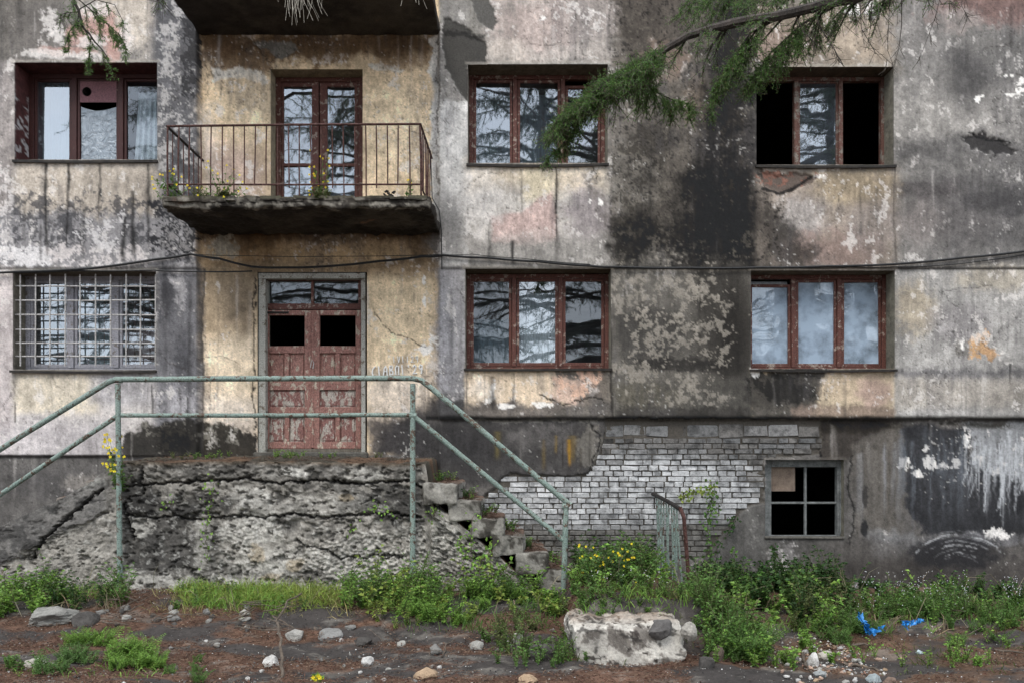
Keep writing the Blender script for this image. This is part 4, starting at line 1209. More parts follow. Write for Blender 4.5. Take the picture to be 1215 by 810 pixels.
def brick(u0, u1, v0, v1, tone, yface=.045):
    global nb
    x0, x1, z0, z1 = X_(u0), X_(u1), Z_(v1), Z_(v0)
    if nb >= 300: REST.box(x0, x1, yface + r4.uniform(-.006, .008), yface + .05, z0, z1, c=.005, jit=.002); nb += 1; return
    o = bpy.data.objects.new('brick', r4.choice(BM_)); COL.objects.link(o); o.parent = PLI
    d = .05
    o.location = ((x0 + x1) / 2, yface + r4.uniform(-.009, .012) + d / 2, (z0 + z1) / 2)
    o.scale = (x1 - x0, d, z1 - z0); o.rotation_euler = (r4.uniform(-.04, .04), r4.uniform(-.012, .012), r4.uniform(-.02, .02))
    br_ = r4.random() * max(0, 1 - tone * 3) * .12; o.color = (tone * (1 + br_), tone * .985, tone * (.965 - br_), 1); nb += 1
u = 719
while u < 972:                                                   # larger blocks of the top course
    wd = r4.uniform(18, 40)
    brick(u + .6, min(u + wd, 974) - .6, 503.5 + r4.uniform(-.6, 1.5), 517.5 + r4.uniform(-2.5, .5), lin((130, 126, 118))[0] * r4.uniform(.3, 1.2), r4.uniform(.05, .058))
    u += wd
v = 519.0; row = 0
while v < 656:
    h = 6.45
    u = 545 - r4.uniform(0, 20)
    while u < 980:
        wd = r4.choice([11, 11.5, 12.5, 20, 21.5, 23]) + r4.uniform(-.6, .6)
        uc, vc = u + wd / 2, v + h / 2
        if inside_poly(uc, vc, BRICK_AREA) and bm_at(uc, vc) > .3 and not (915 < uc and v < 541 and row < 3 and uc < 905):
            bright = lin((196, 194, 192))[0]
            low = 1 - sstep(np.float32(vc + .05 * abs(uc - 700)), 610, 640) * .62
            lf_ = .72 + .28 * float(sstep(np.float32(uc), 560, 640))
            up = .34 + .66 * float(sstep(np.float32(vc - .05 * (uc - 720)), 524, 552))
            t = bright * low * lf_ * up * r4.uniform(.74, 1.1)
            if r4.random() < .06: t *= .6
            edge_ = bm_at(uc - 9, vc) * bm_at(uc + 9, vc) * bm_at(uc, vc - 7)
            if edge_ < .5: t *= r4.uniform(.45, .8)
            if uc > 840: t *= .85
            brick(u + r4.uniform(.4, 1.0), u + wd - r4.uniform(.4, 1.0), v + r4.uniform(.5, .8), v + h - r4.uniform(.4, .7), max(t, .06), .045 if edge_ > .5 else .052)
        u += wd
    v += h + r4.uniform(-.15, .15); row += 1
if REST.v: ro = REST.build('brick_rows', M['brick'], WALL); ro.color = (.17, .16, .145, 1); ro['kind'] = 'stuff'
print('bricks', nb)
# a few bricks bared on the left of the plinth
for (u, v_) in ((86, 566), (98, 566), (84, 573), (97, 573), (2, 606), (16, 606), (-6, 613), (8, 613), (24, 600)):
    pass

# ------------------------------------------------------------------ ground
def Hg(x, y):
    x = np.asarray(x, np.float32); y = np.asarray(y, np.float32)
    z = .05 * fbm(x * .5, y * .5, 70, 4) + .035 * fbm(x * 2.2, y * 2.2, 71, 4)
    left = sstep(y, -2.9, -1.5) * (1 - sstep(x, .2, .9))
    z = z + .24 * left
    mound = sstep(x, .40, .72) * (1 - sstep(x, 1.55, 1.95)) * sstep(y, -3.15, -2.75)
    z = z + .40 * mound * (1 - .25 * sstep(y, -1.5, -.3))
    bank = sstep(x, 1.7, 2.2) * sstep(y, -3.0, -1.3)
    z = z + .17 * bank - .12 * bank * sstep(y, -1.2, 0)
    z = z - .05 * sstep(x, 1.5, 2.5) * (1 - sstep(y, -3.2, -2.4))
    return z
def ground_hit(u, v):
    dx, dz = (u - 607.5) / 1000, (545 - v) / 1000
    ts = np.arange(3.0, 10.0, .02); below = EYE + dz * ts <= Hg(dx * ts, CAMY + ts)
    t = float(ts[below.argmax()]) if below.any() else 10.0
    return Vector((dx * t, CAMY + t, float(Hg(dx * t, CAMY + t))))

xs = np.concatenate([np.linspace(-60, -6.6, 50, endpoint=False), np.arange(-6.6, 6.6, .036), np.linspace(6.6, 60, 50)])
ys = np.concatenate([np.linspace(-70, -9, 50, endpoint=False), np.linspace(-9, -5, 80, endpoint=False), np.arange(-5, .12, .030), np.linspace(.15, 60, 20)])
GX, GY = np.meshgrid(xs.astype(np.float32), ys.astype(np.float32))
GZ = Hg(GX, GY)
rg = ridge(GX * 5, GY * 5, 75, 4) - .6 + .8 * fbm(GX * 3, GY * 3, 76, 3); fg = fbm(GX * 9, GY * 9, 77, 5, .7)
near = (np.abs(GX) < 7.5) & (GY > -5)
GZ = GZ + near * (.024 * fg + .022 * rg)
GC = np.zeros(GX.shape + (3,), np.float32)
gn = fbm(GX * 1.3, GY * 2.6, 80, 5, .6); gn2 = fbm(GX * 4, GY * 6, 82, 5, .7)
GC[:] = L(64, 59, 56)
k = sstep(gn, -.05, .12)[..., None]; GC = GC * (1 - k) + np.array(L(96, 72, 58)) * k * (1 + .4 * gn2[..., None])
k = (sstep(GX, 1.6, 2.2) * sstep(gn + .35 * gn2, -.35, .0))[..., None]; GC = GC * (1 - k) + np.array(L(96, 74, 58)) * k
k = (sstep(gn2, .2, .3) * .5)[..., None]; GC = GC * (1 - k) + np.array(L(120, 114, 106)) * k
GC *= (1 + .6 * fg)[..., None]; GC = np.clip(GC, .01, .5)
ny, nx = GX.shape; idx = np.arange(ny * nx).reshape(ny, nx)
gf = np.stack([idx[:-1, :-1], idx[:-1, 1:], idx[1:, 1:], idx[1:, :-1]], -1).reshape(-1, 4)
tag(link_mesh('ground', np_mesh('ground', np.stack([GX, GY, GZ], -1).reshape(-1, 3), gf, True, GC.reshape(-1, 3)), M['ground']), kind='structure')

# ------------------------------------------------------------------ entrance landing and steps
ST = empty('entrance_steps', (-2.5, -1.2, 0), 'crumbling rough concrete landing below the red door with broken steps down both sides', 'steps')
YF = -1.2; sF = (YF - CAMY) / 1000
def top_v(u):
    return np.interp(u, [-260, 100, 132, 140, 300, 505, 512, 660, 690, 700], [752, 577, 552, 548.5, 547, 550, 592, 718, 740, 752])
us = np.arange(-200, 700, 1.35, dtype=np.float32); nt = 165
TV = top_v(us)[None].repeat(nt, 0); T = np.linspace(0, 1, nt)[:, None]
UU = us[None].repeat(nt, 0); bot = 745.0
VV = TV + (bot - TV) * T
edge_n = fbm(UU / 18, UU * 0 + 3, 90, 4) * 2.2
n_a = fbm(UU / 20, VV / 18, 91, 6, .62); n_b = ridge(UU / 15 + n_a, VV / 14 - n_a, 93, 5) - .62; n_c = fbm(UU / 4.5, VV / 4.2, 94, 4, .7)
w1_, w2_ = worley(UU / 4.4 + n_a * 1.2, VV / 3.8 + n_b * 1.2, 5)
rgh = sstep(fbm(UU / 50, VV / 34, 98, 4), -.18, .2)
d = .036 * n_a + .019 * n_b * (.25 + rgh) + .0085 * n_c * (.25 + rgh)
def lr(v0, s_): return sstep(VV + s_ * (fbm(UU / 16, VV / 50, 96, 4) + .35 * fbm(UU / 5, VV / 30, 97, 3)), v0 - 1.2, v0 + 1.2)
mid_ = sstep(UU, 128, 142) * (1 - sstep(UU, 498, 508))
c1 = lr(572 + 5 * np.sin(UU / 47), 12); c2 = lr(613 + 4 * np.sin(UU / 60 + 1), 10)
d = d + mid_ * (.055 * (1 - c1) * (1 - .5 * sstep(np.abs(n_a), .0, .5)) + .03 * (1 - c2) * c1 - .0)
cob = sstep(UU, 330, 380) * (1 - sstep(UU, 560, 640)) * sstep(VV + 14 * n_a, 628, 650)
cob2 = sstep(n_a, .0, .25) * sstep(VV, 600, 640) * .7
d = d + (cob + cob2 * (1 - cob)) * (.045 * (1 - np.clip(w1_ * 1.25, 0, 1)) - .016)
# left cheek: smooth render over brickwork, broken along a diagonal
dg = VV - (577 + (100 - UU) * .50)
lm = 1 - sstep(UU, 118, 142)
sm = lm * (1 - sstep(dg + 10 * n_a + 5 * n_c, 40 + UU * .0, 43))
d = d * (1 - .8 * sm) + .03 * sm
dd2 = np.abs(VV - (612 - (UU - 95) * 1.05) + 8 * n_a) * (UU < 125)
# right flank under the steps: the edge band, then set-back rubble
dgr = VV - np.interp(UU, [505, 660], [592, 718]); rm = sstep(UU, 500, 512)
d = d + rm * (.05 * (1 - sstep(dgr + 8 * n_a, 14, 17)))
d = d + .22 * T ** 2.5 * (.5 + .5 * mid_) - .02
crk = np.zeros_like(d)
def face_line(pts, wd, rag=5):
    P = np.array(pts, np.float32); Ux = UU + rag * (n_a + .5 * n_c); Vx = VV + rag * (fbm(UU / 20, VV / 20, 99, 4) + .6 * n_c); dm = np.full(UU.shape, 1e9, np.float32)
    for i in range(len(P) - 1):
        ax, ay = P[i]; ex, ey = P[i + 1] - P[i]
        t = np.clip(((Ux - ax) * ex + (Vx - ay) * ey) / (ex * ex + ey * ey), 0, 1); dm = np.minimum(dm, (Ux - ax - t * ex) ** 2 + (Vx - ay - t * ey) ** 2)
    return 1 - sstep(np.sqrt(dm), wd * .4, wd * 1.3)
crk = np.maximum(crk, face_line([(140, 576), (200, 570), (260, 568), (320, 571), (345, 573), (400, 570), (430, 577), (455, 571), (490, 570), (506, 582)], 1.5) * (UU < 506))
crk = np.maximum(crk, .85 * face_line([(150, 612), (200, 614), (300, 612), (345, 610), (400, 611), (450, 610), (500, 613)], 1.5))
crk = np.maximum(crk, face_line([(118, 560), (95, 574), (60, 588), (0, 606), (-60, 640)], 1.6, 6))
crk = np.maximum(crk, face_line([(122, 580), (96, 596), (70, 622), (45, 645), (32, 662)], 1.8, 6))
crk = np.maximum(crk, face_line([(504, 580), (517, 603), (540, 612), (560, 626), (580, 642), (610, 668), (640, 692)], 1.8, 5))
crk = np.maximum(crk, .8 * face_line([(350, 640), (390, 655), (430, 662), (480, 660)], 1.6, 8))
crk = np.maximum(crk, .9 * face_line([(160, 640), (150, 600), (170, 585), (165, 560)], 1.5, 9))
pitm = sstep(fbm(UU / 9, VV / 6, 101, 4, .7), .18, .4)
d = d - .055 * crk - .03 * pitm * (1 - .7 * sm)
Xf = (UU - 607.5) * sF; Zf = EYE + (545 - VV + edge_n * (1 - T) ** 8) * sF; Yf = YF - d
fc = np.zeros(UU.shape + (3,), np.float32); fc[:] = L(146, 141, 133)
def fput(k, col, a=1):
    global fc
    k = np.clip(k * a, 0, 1)[..., None]; fc = fc * (1 - k) + np.array(L(*col)) * k
def fell(cx, cy, rx, ry): return sstep(1 - np.sqrt(((UU - cx) / rx) ** 2 + ((VV - cy) / ry) ** 2) + .9 * n_a + .5 * n_c, -.2, .3)
fput(sstep(fbm(UU / 40, VV / 30, 103, 5, .6), .02, .3), (92, 89, 85), .7)
for e in ((195, 640, 55, 46), (170, 590, 30, 30), (460, 600, 50, 20), (230, 600, 70, 16)): fput(fell(*e), (56, 54, 52), .8)
for e, a in (((300, 600, 26, 22), .8), ((300, 630, 30, 20), .9), ((170, 625, 14, 12), .9), ((185, 690, 60, 14), .8), ((240, 640, 8, 40), .55), ((330, 665, 50, 22), .6),
             ((440, 670, 60, 30), .7), ((330, 560, 16, 8), .8), ((430, 563, 20, 9), .7), ((380, 600, 90, 12), .4), ((520, 650, 40, 30), .6), ((300, 695, 60, 12), .6)):
    fput(fell(*e), (178, 174, 166), a * .8)
for e in ((350, 670, 14, 9), (412, 590, 9, 5), (306, 655, 9, 12), (322, 684, 12, 6)): fput(fell(*e), (140, 124, 98), .55)
fput(sstep(fbm(UU / 7, VV / 6, 105, 5, .75), .2, .3), (190, 187, 180), .38)
fput(sstep(fbm(UU / 5, VV / 5, 107, 4, .75), .26, .42), (50, 48, 45), .4)
fput((1 - c1) * mid_, (112, 108, 102), .6); fput((1 - c1) * mid_ * sstep(fbm(UU / 16, VV / 8, 104, 4, .65), .05, .2), (74, 71, 67), .7); fput((1 - c1) * mid_ * fell(350, 560, 16, 7), (190, 186, 178), .8); fput((1 - c1) * mid_ * fell(428, 564, 22, 8), (178, 174, 166), .7)
fput(sm, (112, 109, 106), .8); fput(sm * sstep(fbm(UU / 20, VV / 14, 109, 5), .1, .25), (78, 76, 74), .8)
fput(fell(105, 572, 22, 7) * lm, (150, 148, 142), .8)
fput((1 - sstep(T, .0, .03)) * mid_, (96, 78, 56), .5)
fput(np.clip(crk * 1.1, 0, 1), (30, 28, 27), .85); fput(pitm, (48, 46, 44), .5)
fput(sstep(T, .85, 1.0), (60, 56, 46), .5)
fc *= (1 + .55 * n_c + .12 * n_b)[..., None]; fc = .2 * (fc / .2) ** 1.12
fc = np.clip(fc, .01, .75)
fidx = np.arange(UU.size).reshape(UU.shape)
ff = np.stack([fidx[:-1, :-1], fidx[1:, :-1], fidx[1:, 1:], fidx[:-1, 1:]], -1).reshape(-1, 4)
# the top, running back from the face to the wall
nb_ = 56; tb = np.linspace(0, 1, nb_)[:, None]
usb = us[::1]; Xt = Xf[0][None].repeat(nb_, 0); Yt = Yf[0][None] * (1 - tb) + .10 * tb
back_rise = np.interp(usb, [-260, 120, 140, 505, 512, 700], [-.04, -.03, .055, .055, -.05, -.05])[None]
bn = fbm(Xt * 6, Yt * 6, 111, 5, .65)
Zt = Zf[0][None] + back_rise * sstep(tb, 0, .8) + .03 * bn * sstep(tb, 0, .08)
tc_ = np.zeros(Xt.shape + (3,)); tc_[:] = L(70, 64, 54); tk = sstep(fbm(Xt * 3, Yt * 3, 113, 4), -.1, .1)[..., None]
tc_ = tc_ * (1 - tk) + np.array(L(92, 72, 56)) * tk; tc_ = tc_ * (1 + .6 * bn[..., None])
P = np.concatenate([np.stack([Xf, Yf, Zf], -1).reshape(-1, 3), np.stack([Xt, Yt, Zt], -1).reshape(-1, 3)])
tidx = np.arange(Xt.size).reshape(Xt.shape) + UU.size
tf = np.stack([tidx[:-1, :-1], tidx[:-1, 1:], tidx[1:, 1:], tidx[1:, :-1]], -1).reshape(-1, 4)
Pc = np.concatenate([fc.reshape(-1, 3), np.clip(tc_, .01, .6).reshape(-1, 3)])
off = np.array(ST.location)
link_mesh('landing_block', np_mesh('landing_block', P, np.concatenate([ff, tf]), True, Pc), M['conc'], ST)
def top_z(x, y):
    u = x / sF + 607.5
    return EYE + (545 - float(top_v(u))) * sF + float(np.interp(u, [-260, 120, 140, 505, 512, 700], [-.04, -.03, .055, .055, -.05, -.05])) * min(1, max(0, (y - YF) / 1.0))
def step_col(P, n1, n2):
    c = np.zeros((len(P), 3)) + L(134, 130, 122)
    s2 = fbm3(P, 6, 115, 5, .7)
    c = blend(c, np.array(L(70, 66, 60)), sstep(s2, -.02, .25))
    top = sstep(P[:, 2], P[:, 2].max() - .05, P[:, 2].max() - .02) * sstep(P[:, 1], -1.18, -1.0)
    c = blend(c, np.array(L(88, 64, 50)), top * .85)
    return c * (1 + .7 * n1 + .5 * n2)[:, None]
for i in range(6):
    u0, u1 = 505 + 27 * i, 505 + 27 * (i + 1) + 9; vt = 574 + 20.6 * i
    x0, x1 = (u0 - 607.5) * sF, (u1 - 607.5) * sF; zt_ = EYE + (545 - vt) * sF
    rough_grid('step', x0, x1 + random.uniform(-.02, .03), -1.255 + random.uniform(-.02, .03), .03, zt_ - .2, zt_, .014, .026, step_col, M['conc'], ST, rnd=.012, fr=7, seed=120 + i * 3, edge=.05, chunk=7, camp=.006)
for i in range(6):                                               # left flight, sunk behind its cheek
    u1, u0 = 134 - 34 * i, 134 - 34 * (i + 1) - 6; vt = 571 + 20 * i
    x0, x1 = (u0 - 607.5) * sF, (u1 - 607.5) * sF; zt_ = EYE + (545 - vt) * sF
    rough_grid('step', x0, x1, -1.1, .02, zt_ - .2, zt_, .03, .03, step_col, M['conc'], ST, rnd=.03, fr=5, seed=150 + i * 3)

# ------------------------------------------------------------------ green pipe railing
yR = -1.30
RAIL = empty('stair_railing', W(316, 700, yR), 'pale green pipe railing round the landing and down both flights of steps', 'railing')
P_ = lambda u, v: W(u, v, yR)
pr = .029
def pipe(name, pts, r=pr):
    m = MB(); m.tube(pts, r, 12, wob=.015); return m.build(name, M['pipe'], RAIL, smooth=False)
def subd(a, b, n=8): return [a.lerp(b, k / n) + Vector((0, 0, random.uniform(-.0025, .0025))) for k in range(n + 1)]
pipe('handrail', [P_(-170, 640)] + subd(P_(0, 532.5), P_(128, 453), 5) + [P_(137, 450)] + subd(P_(145, 449.5), P_(490, 448.5), 10) + [P_(500, 451)] + subd(P_(510, 458.5), P_(677, 599), 6))
pipe('lower_rail', [P_(-170, 700)] + subd(P_(0, 586.5), P_(138.5, 493.5), 5), .025)
pipe('lower_rail', subd(P_(144, 492.5), P_(488, 491.8), 10), .023)
pipe('lower_rail', subd(P_(492, 494), P_(668, 640), 6), .026)
pipe('post', subd(P_(142.5, 705), P_(139.8, 455), 6), .027)
pipe('post', subd(P_(489.5, 700), P_(489.8, 455), 6), .028)
pipe('post', subd(P_(668, 728), P_(671.5, 601), 5), .029)
for (u, v) in ((490, 492.5), (671, 600), (141, 450)):
    m = MB(); m.tube([P_(u - 4, v), P_(u + 4, v + .5)], .033, 12); m.build('pipe_joint', M['pipe'], RAIL)

# ------------------------------------------------------------------ small rusty railing end by the bricks
R2 = empty('wall_railing', (1.73, -.6, .4), 'small broken railing with thin bars standing out from the bare bricks', 'railing')
a_, b_ = Vector((1.70, .03, EYE - .42)), Vector((1.765, -1.15, EYE - .515))
m = MB(); m.tube([a_ + Vector((-.02, .02, .015)), a_.lerp(b_, .5) + Vector((0, 0, .01)), b_], .024, 8, wob=.08); m.build('top_rail', M['black_iron'], R2)
m = MB(); m.tube([b_ + Vector((0, 0, .02)), Vector((1.80, -1.17, 1.0)), Vector((1.86, -1.2, .20))], .021, 8, wob=.05); m.build('post', M['rust'], R2)
for k in range(9):
    t = .08 + k * .1; p = a_.lerp(b_, t)
    m = MB(); m.tube([p, p + Vector((random.uniform(-.01, .02), 0, -.5)), p + Vector((random.uniform(-.01, .03), random.uniform(-.02, .02), -.86 - .20 * t))], .0105, 6); m.build('bar', M['pipe'], R2)
m = MB(); m.tube([b_ + Vector((-.03, .03, -.05)), Vector((1.80, -1.1, .22))], .010, 6); m.build('bar', M['pipe'], R2)

# ------------------------------------------------------------------ cables
def cable(pts, r, label, y=-.04):
    P = [Vector((X_(u), y if len(q) < 1 else q[0], Z_(v))) for (u, v, *q) in pts]
    out = []
    for i in range(len(P) - 1):
        for k in range(6): out.append(P[i].lerp(P[i + 1], k / 6) + Vector((0, 0, -.006 * math.sin(math.pi * k / 6))))
    out.append(P[-1]); m = MB(); m.tube(out, r, 6)
    return tag(m.build('cable', M['cable'], None, tuple(P[0])), label, 'cable')
cable([(-320, 326), (-20, 324.5), (20, 323.5), (110, 319.5), (185, 309), (228, 302.5), (262, 308), (300, 317.5), (340, 318.5), (390, 317), (450, 311), (500, 305.5), (527, 304), (580, 307), (640, 311.5), (700, 316.5), (730, 317.8), (820, 319), (900, 318.5),
       (980, 317), (1060, 314.5), (1140, 307), (1215, 299), (1540, 262)], .014, 'thick black cable sagging across the whole facade just above the lower windows')
cable([(-320, 325), (0, 324.5), (90, 322), (184, 321.5), (240, 323), (300, 322.5)], .0085, 'thin black cable running straight over the barred window to the door frame', -.03)
cable([(229, 303), (300, 305), (400, 305.5), (520, 303.5), (560, 303), (620, 308), (700, 315)], .004, 'hair thin wire stretched over the door just under the balcony', -.05)
cable([(940, 319), (1010, 318), (1060, 317.5), (1110, 316), (1160, 311), (1215, 302.5), (1540, 270)], .005, 'thin second wire below the thick cable right of the lower right window', -.03)
m = MB(); m.tube([(X_(511), -.02, Z_(180)), (X_(513), -.02, Z_(236)), (X_(521), -.025, Z_(250)), (X_(524), -.02, Z_(275)), (X_(524.5), -.02, Z_(320))], .006, 6)
tag(m.build('cable', M['cable'], None, (X_(524), -.02, Z_(320))), 'thin cable hanging down the wall edge right of the balcony', 'cable')

# ------------------------------------------------------------------ curtains and sheets behind the glass
def curtain(x0, x1, z0, z1, y, mat, label, amp=.02, fr=22, name='curtain', cat='curtain', skew=(0, 0), sag=0, holes=False):
    n, k = 60, 14; vs = []; fs = []
    for j in range(k + 1):
        for i in range(n + 1):
            t = i / n; s_ = j / k
            xa, xb = x0 + skew[0] * s_, x1 + skew[1] * s_
            x = xa + (xb - xa) * t
            z = z1 + (z0 - z1) * s_ - sag * math.sin(math.pi * t) * (1 - s_)
            vs.append((x, y + amp * math.sin(t * (x1 - x0) * fr * 2 * math.pi / 1.2 + math.sin(s_ * 3)) * (.5 + .5 * s_) + .006 * mnoise.noise(Vector((x * 9, z * 4, y))), z))
    for j in range(k):
        for i in range(n):
            a = j * (n + 1) + i; fs.append((a, a + n + 1, a + n + 2, a + 1))
    off = Vector((x0, y, z0)); me = bpy.data.meshes.new(name); me.from_pydata([tuple(Vector(p) - off) for p in vs], [], fs)
    me.polygons.foreach_set('use_smooth', np.ones(len(me.polygons), bool))
    return tag(link_mesh(name, me, mat, None, off), label, cat)
def sheer(name, c, alpha):
    t = NT(name); cc = t.coord((40, 1, 3)); n = t.noise(cc, 1.2, 4, .6)
    t.l.new(t.ramp(n, [(.35, tuple(x * .6 for x in c)), (.7, c)]), t.b.inputs['Base Color']); t.b.inputs['Alpha'].default_value = alpha; t.b.inputs['Roughness'].default_value = .9
    tr = t.new('ShaderNodeBsdfTranslucent'); tr.inputs['Color'].default_value = (*c, 1)
    return t.m
M['sheer'] = sheer('sheer curtain', lin((98, 118, 120)), .9)
M['sheer_b'] = sheer('dusty sheer curtain', lin((96, 108, 116)), .8)
l, r, bt, tp = bay1[0]; curtain(l + .05, r - .01, bt, tp, .38, M['sheer'], 'pale sheer curtain in the left light of the upper left window', .012, 16)
l, r, bt, tp = bay1[2]; curtain(l + .13, r, bt, tp - .12, .40, M['cloth'], 'white bunched curtain in the right light of the upper left window', .018, 20, skew=(-.06, 0))
l, r, bt, tp = bay1[1]; curtain(l + .035, r - .035, bt + .04, tp - .33, .312, M['sheet'], 'crumpled grey plastic sheet under the pink board of the upper left window', .008, 3, 'plastic_sheet', 'plastic sheet', sag=.05)
l, r, bt, tp = bay2[1]; curtain(l, r, bt, tp - .1, .48, M['sheer_b'], 'dusty net curtain in the middle light of the upper centre window', .01, 12)
l, r, bt, tp = bay2[0]; curtain(l, r, bt, tp - .05, .5, M['sheer_b'], 'dusty net curtain in the left light of the upper centre window', .01, 12)
l, r, bt, tp = bay5[1]; curtain(l, r, bt, tp - .15, .40, M['cloth'], 'white lace curtain in the middle light of the lower centre window', .018, 34)
l, r, bt, tp = bay5[0]; curtain(l + .02, r - .01, bt, bt + .6, .46, M['sheer_b'], 'low grey curtain in the left light of the lower centre window', .006, 10)
l, r, bt, tp = bay6[0]; curtain(l, r, bt, tp, .38, M['cloth'], 'pale blind sheet behind the left light of the lower right window', .003, 3, 'blind', 'blind')
l, r, bt, tp = bay6[1]; curtain(l, r, bt, tp, .38, M['cloth'], 'pale blind sheet behind the middle light of the lower right window', .003, 3, 'blind', 'blind')
l, r, bt, tp = bay6[2]; curtain(l, r, bt, tp, .38, M['cloth'], 'pale blind sheet behind the right light of the lower right window', .003, 3, 'blind', 'blind')
l, r, bt, tp = bay4[0]; curtain(l + .03, l + .13, bt, tp, .36, M['cloth_dark'], 'dark curtain drawn aside in the barred lower left window', .012, 20, skew=(0, .12))
l, r, bt, tp = bay4[0]; curtain(l + .03, r + .02, bt, tp - .1, .48, M['sheer'], 'pale net curtain in the left light of the barred window', .01, 10)
l, r, bt, tp = bay4[1]; curtain(l, r, bt, tp - .06, .48, M['sheer'], 'pale net curtain in the middle light of the barred window', .01, 10)
l, r, bt, tp = bay4[2]; curtain(l, r, bt, tp - .55, .48, mat_noise('rosy curtain cloth', lin((120, 98, 96)), lin((170, 160, 160)), 12), 'low rosy patterned curtain in the right light of the barred window', .01, 10)
l, r, bt, tp = bay3[1]

# ------------------------------------------------------------------ rocks
def rock_mesh(seed, sub=3, flat=1.0):
    import bmesh
    bm = bmesh.new(); bmesh.ops.create_icosphere(bm, subdivisions=sub, radius=.5)
    rr = random.Random(seed); o = Vector((rr.uniform(0, 50), rr.uniform(0, 50), rr.uniform(0, 50)))
    planes = [(Vector((rr.gauss(0, 1), rr.gauss(0, 1), rr.gauss(0, 1))).normalized(), rr.uniform(.26, .42)) for _ in range(9)]
    for v in bm.verts:
        p = v.co.copy()
        for n, d in planes:
            k = p.dot(n)
            if k > d: p -= n * (k - d) * .92
        p *= 1 + .16 * mnoise.fractal(p * 3 + o, .9, 2, 5) + .05 * mnoise.noise(p * 11 + o)
        v.co = p
    me = bpy.data.meshes.new('rock'); bm.to_mesh(me); bm.free(); me.materials.append(M['rock']); return me
RM = [rock_mesh(k) for k in range(8)]
def rock(u, v, wpx, hpx, col, label, group=None, rot=None, dz=0.0, mesh=None, cat='rock', name='rock', depth=None):
    p = ground_hit(u, v); s_ = (p.y - CAMY) / 1000
    o = bpy.data.objects.new(name, RM[random.randrange(8)] if mesh is None else mesh); COL.objects.link(o)
    wx, hz = wpx * s_ * 1.12, hpx * s_ * 1.25
    o.location = p + Vector((0, wx * .2, hz * .14 + dz)); o.scale = (wx, depth or wx * random.uniform(.7, 1.0), hz)
    o.rotation_euler = (random.uniform(-.2, .2), random.uniform(-.2, .2), rot if rot is not None else random.uniform(-.5, .5))
    o.color = (*L(*col), 1)
    return tag(o, label, cat, group)
WHT, PAL, GRY, DRK, TAN = (206, 202, 196), (170, 166, 158), (128, 125, 120), (84, 80, 76), (176, 150, 122)
slab_m = rock_mesh(31, 4)
rock(55, 739, 72, 22, (150, 147, 140), 'broad flat grey concrete slab lying at the far left below the landing', rot=.08, mesh=slab_m)
rock(98, 742, 30, 20, DRK, 'dark stone tucked against the right end of the flat concrete slab')
rock(42, 793, 27, 15, (178, 172, 160), 'pale rounded stone in the weeds at the bottom left')
rock(320, 790, 21, 14, WHT, 'smooth white cobble on dark soil below the middle of the landing')
rock(349, 758, 24, 18, PAL, 'upright grey stone left of the long jagged fragment under the grass')
rock(390, 757, 34, 13, (140, 138, 134), 'long jagged grey fragment at the edge of the grass')
rock(416, 747, 14, 9, GRY, 'small round greenish stone behind the jagged fragment')
rock(437, 789, 16, 12, WHT, 'white angular stone below the jagged grey fragment')
rock(429, 764, 22, 9, DRK, 'flat dark stone right of the jagged grey fragment')
rock(477, 767, 12, 8, PAL, 'small pale stone between the dark stone and the grey lump')
rock(517, 776, 20, 13, GRY, 'grey lump of concrete below the lush green weeds')
rock(505, 806, 27, 18, TAN, 'tan brown stone at the bottom edge, middle of the picture')
rock(565, 769, 17, 11, PAL, 'pale wedge stone under the weeds left of the hollow')
rock(613, 772, 14, 32, (150, 146, 138), 'tall leaning slab of stone at the edge of the weeds before the boulder')
rock(613, 757, 10, 7, WHT, 'small bright white stone on top of the leaning slab')
rock(645, 782, 34, 30, DRK, 'dark mossy block left of the big white boulder')
rock(626, 812, 22, 14, TAN, 'brown stone at the bottom edge left of the big boulder')
rock(204, 737, 22, 10, GRY, 'grey flake of concrete leaning among the dry sticks')
rock(148, 735, 12, 8, PAL, 'small pale stone at the foot of the left railing post')
rock(87, 783, 12, 6, PAL, 'thin pale stone above the rounded stone at the bottom left')
rock(851, 784, 17, 28, (120, 106, 94), 'upright brown stone in the bank right of the boulder')
rock(838, 792, 20, 18, DRK, 'dark stone beside the upright brown stone in the bank')
rock(967, 790, 15, 20, WHT, 'largest white stone in the scree, standing upright')
rock(984, 782, 20, 12, (188, 180, 168), 'pale stone just right of the upright white stone')
rock(974, 802, 15, 9, (160, 162, 160), 'blue grey stone in front of the upright white stone')
rock(1038, 810, 18, 12, (160, 168, 168), 'pale bluish stone at the bottom edge of the scree')
rock(1057, 812, 15, 12, (140, 118, 104), 'brown stone right of the pale bluish stone')
rock(944, 785, 9, 12, GRY, 'grey stone at the left end of the scree')
rock(1091, 776, 9, 6, (196, 212, 214), 'small bluish white lump under the white flowers')
for k in range(46):
    u = random.gauss(985, 34); v = random.uniform(768, 812)
    rock(u, v, random.uniform(4, 9), random.uniform(3, 6), random.choice([WHT, PAL, TAN, (190, 160, 140)]), 'small pale rubble stone in the scree under the basement window', 'small rubble stones in the scree')
for k in range(60):
    u = random.uniform(-20, 660); v = random.uniform(748, 812)
    rock(u, v, random.uniform(3, 7.5), random.uniform(2.5, 5), random.choice([WHT, PAL, GRY, GRY, DRK]), 'small loose stone scattered on the dark soil below the landing', 'small loose stones on the soil')
for k in range(24):
    u = random.uniform(120, 330); v = random.uniform(718, 750)
    rock(u, v, random.uniform(6, 15), random.uniform(4, 9), random.choice([PAL, GRY, DRK, DRK]), 'broken stone in the debris at the foot of the landing', 'broken stones at the foot of the landing')
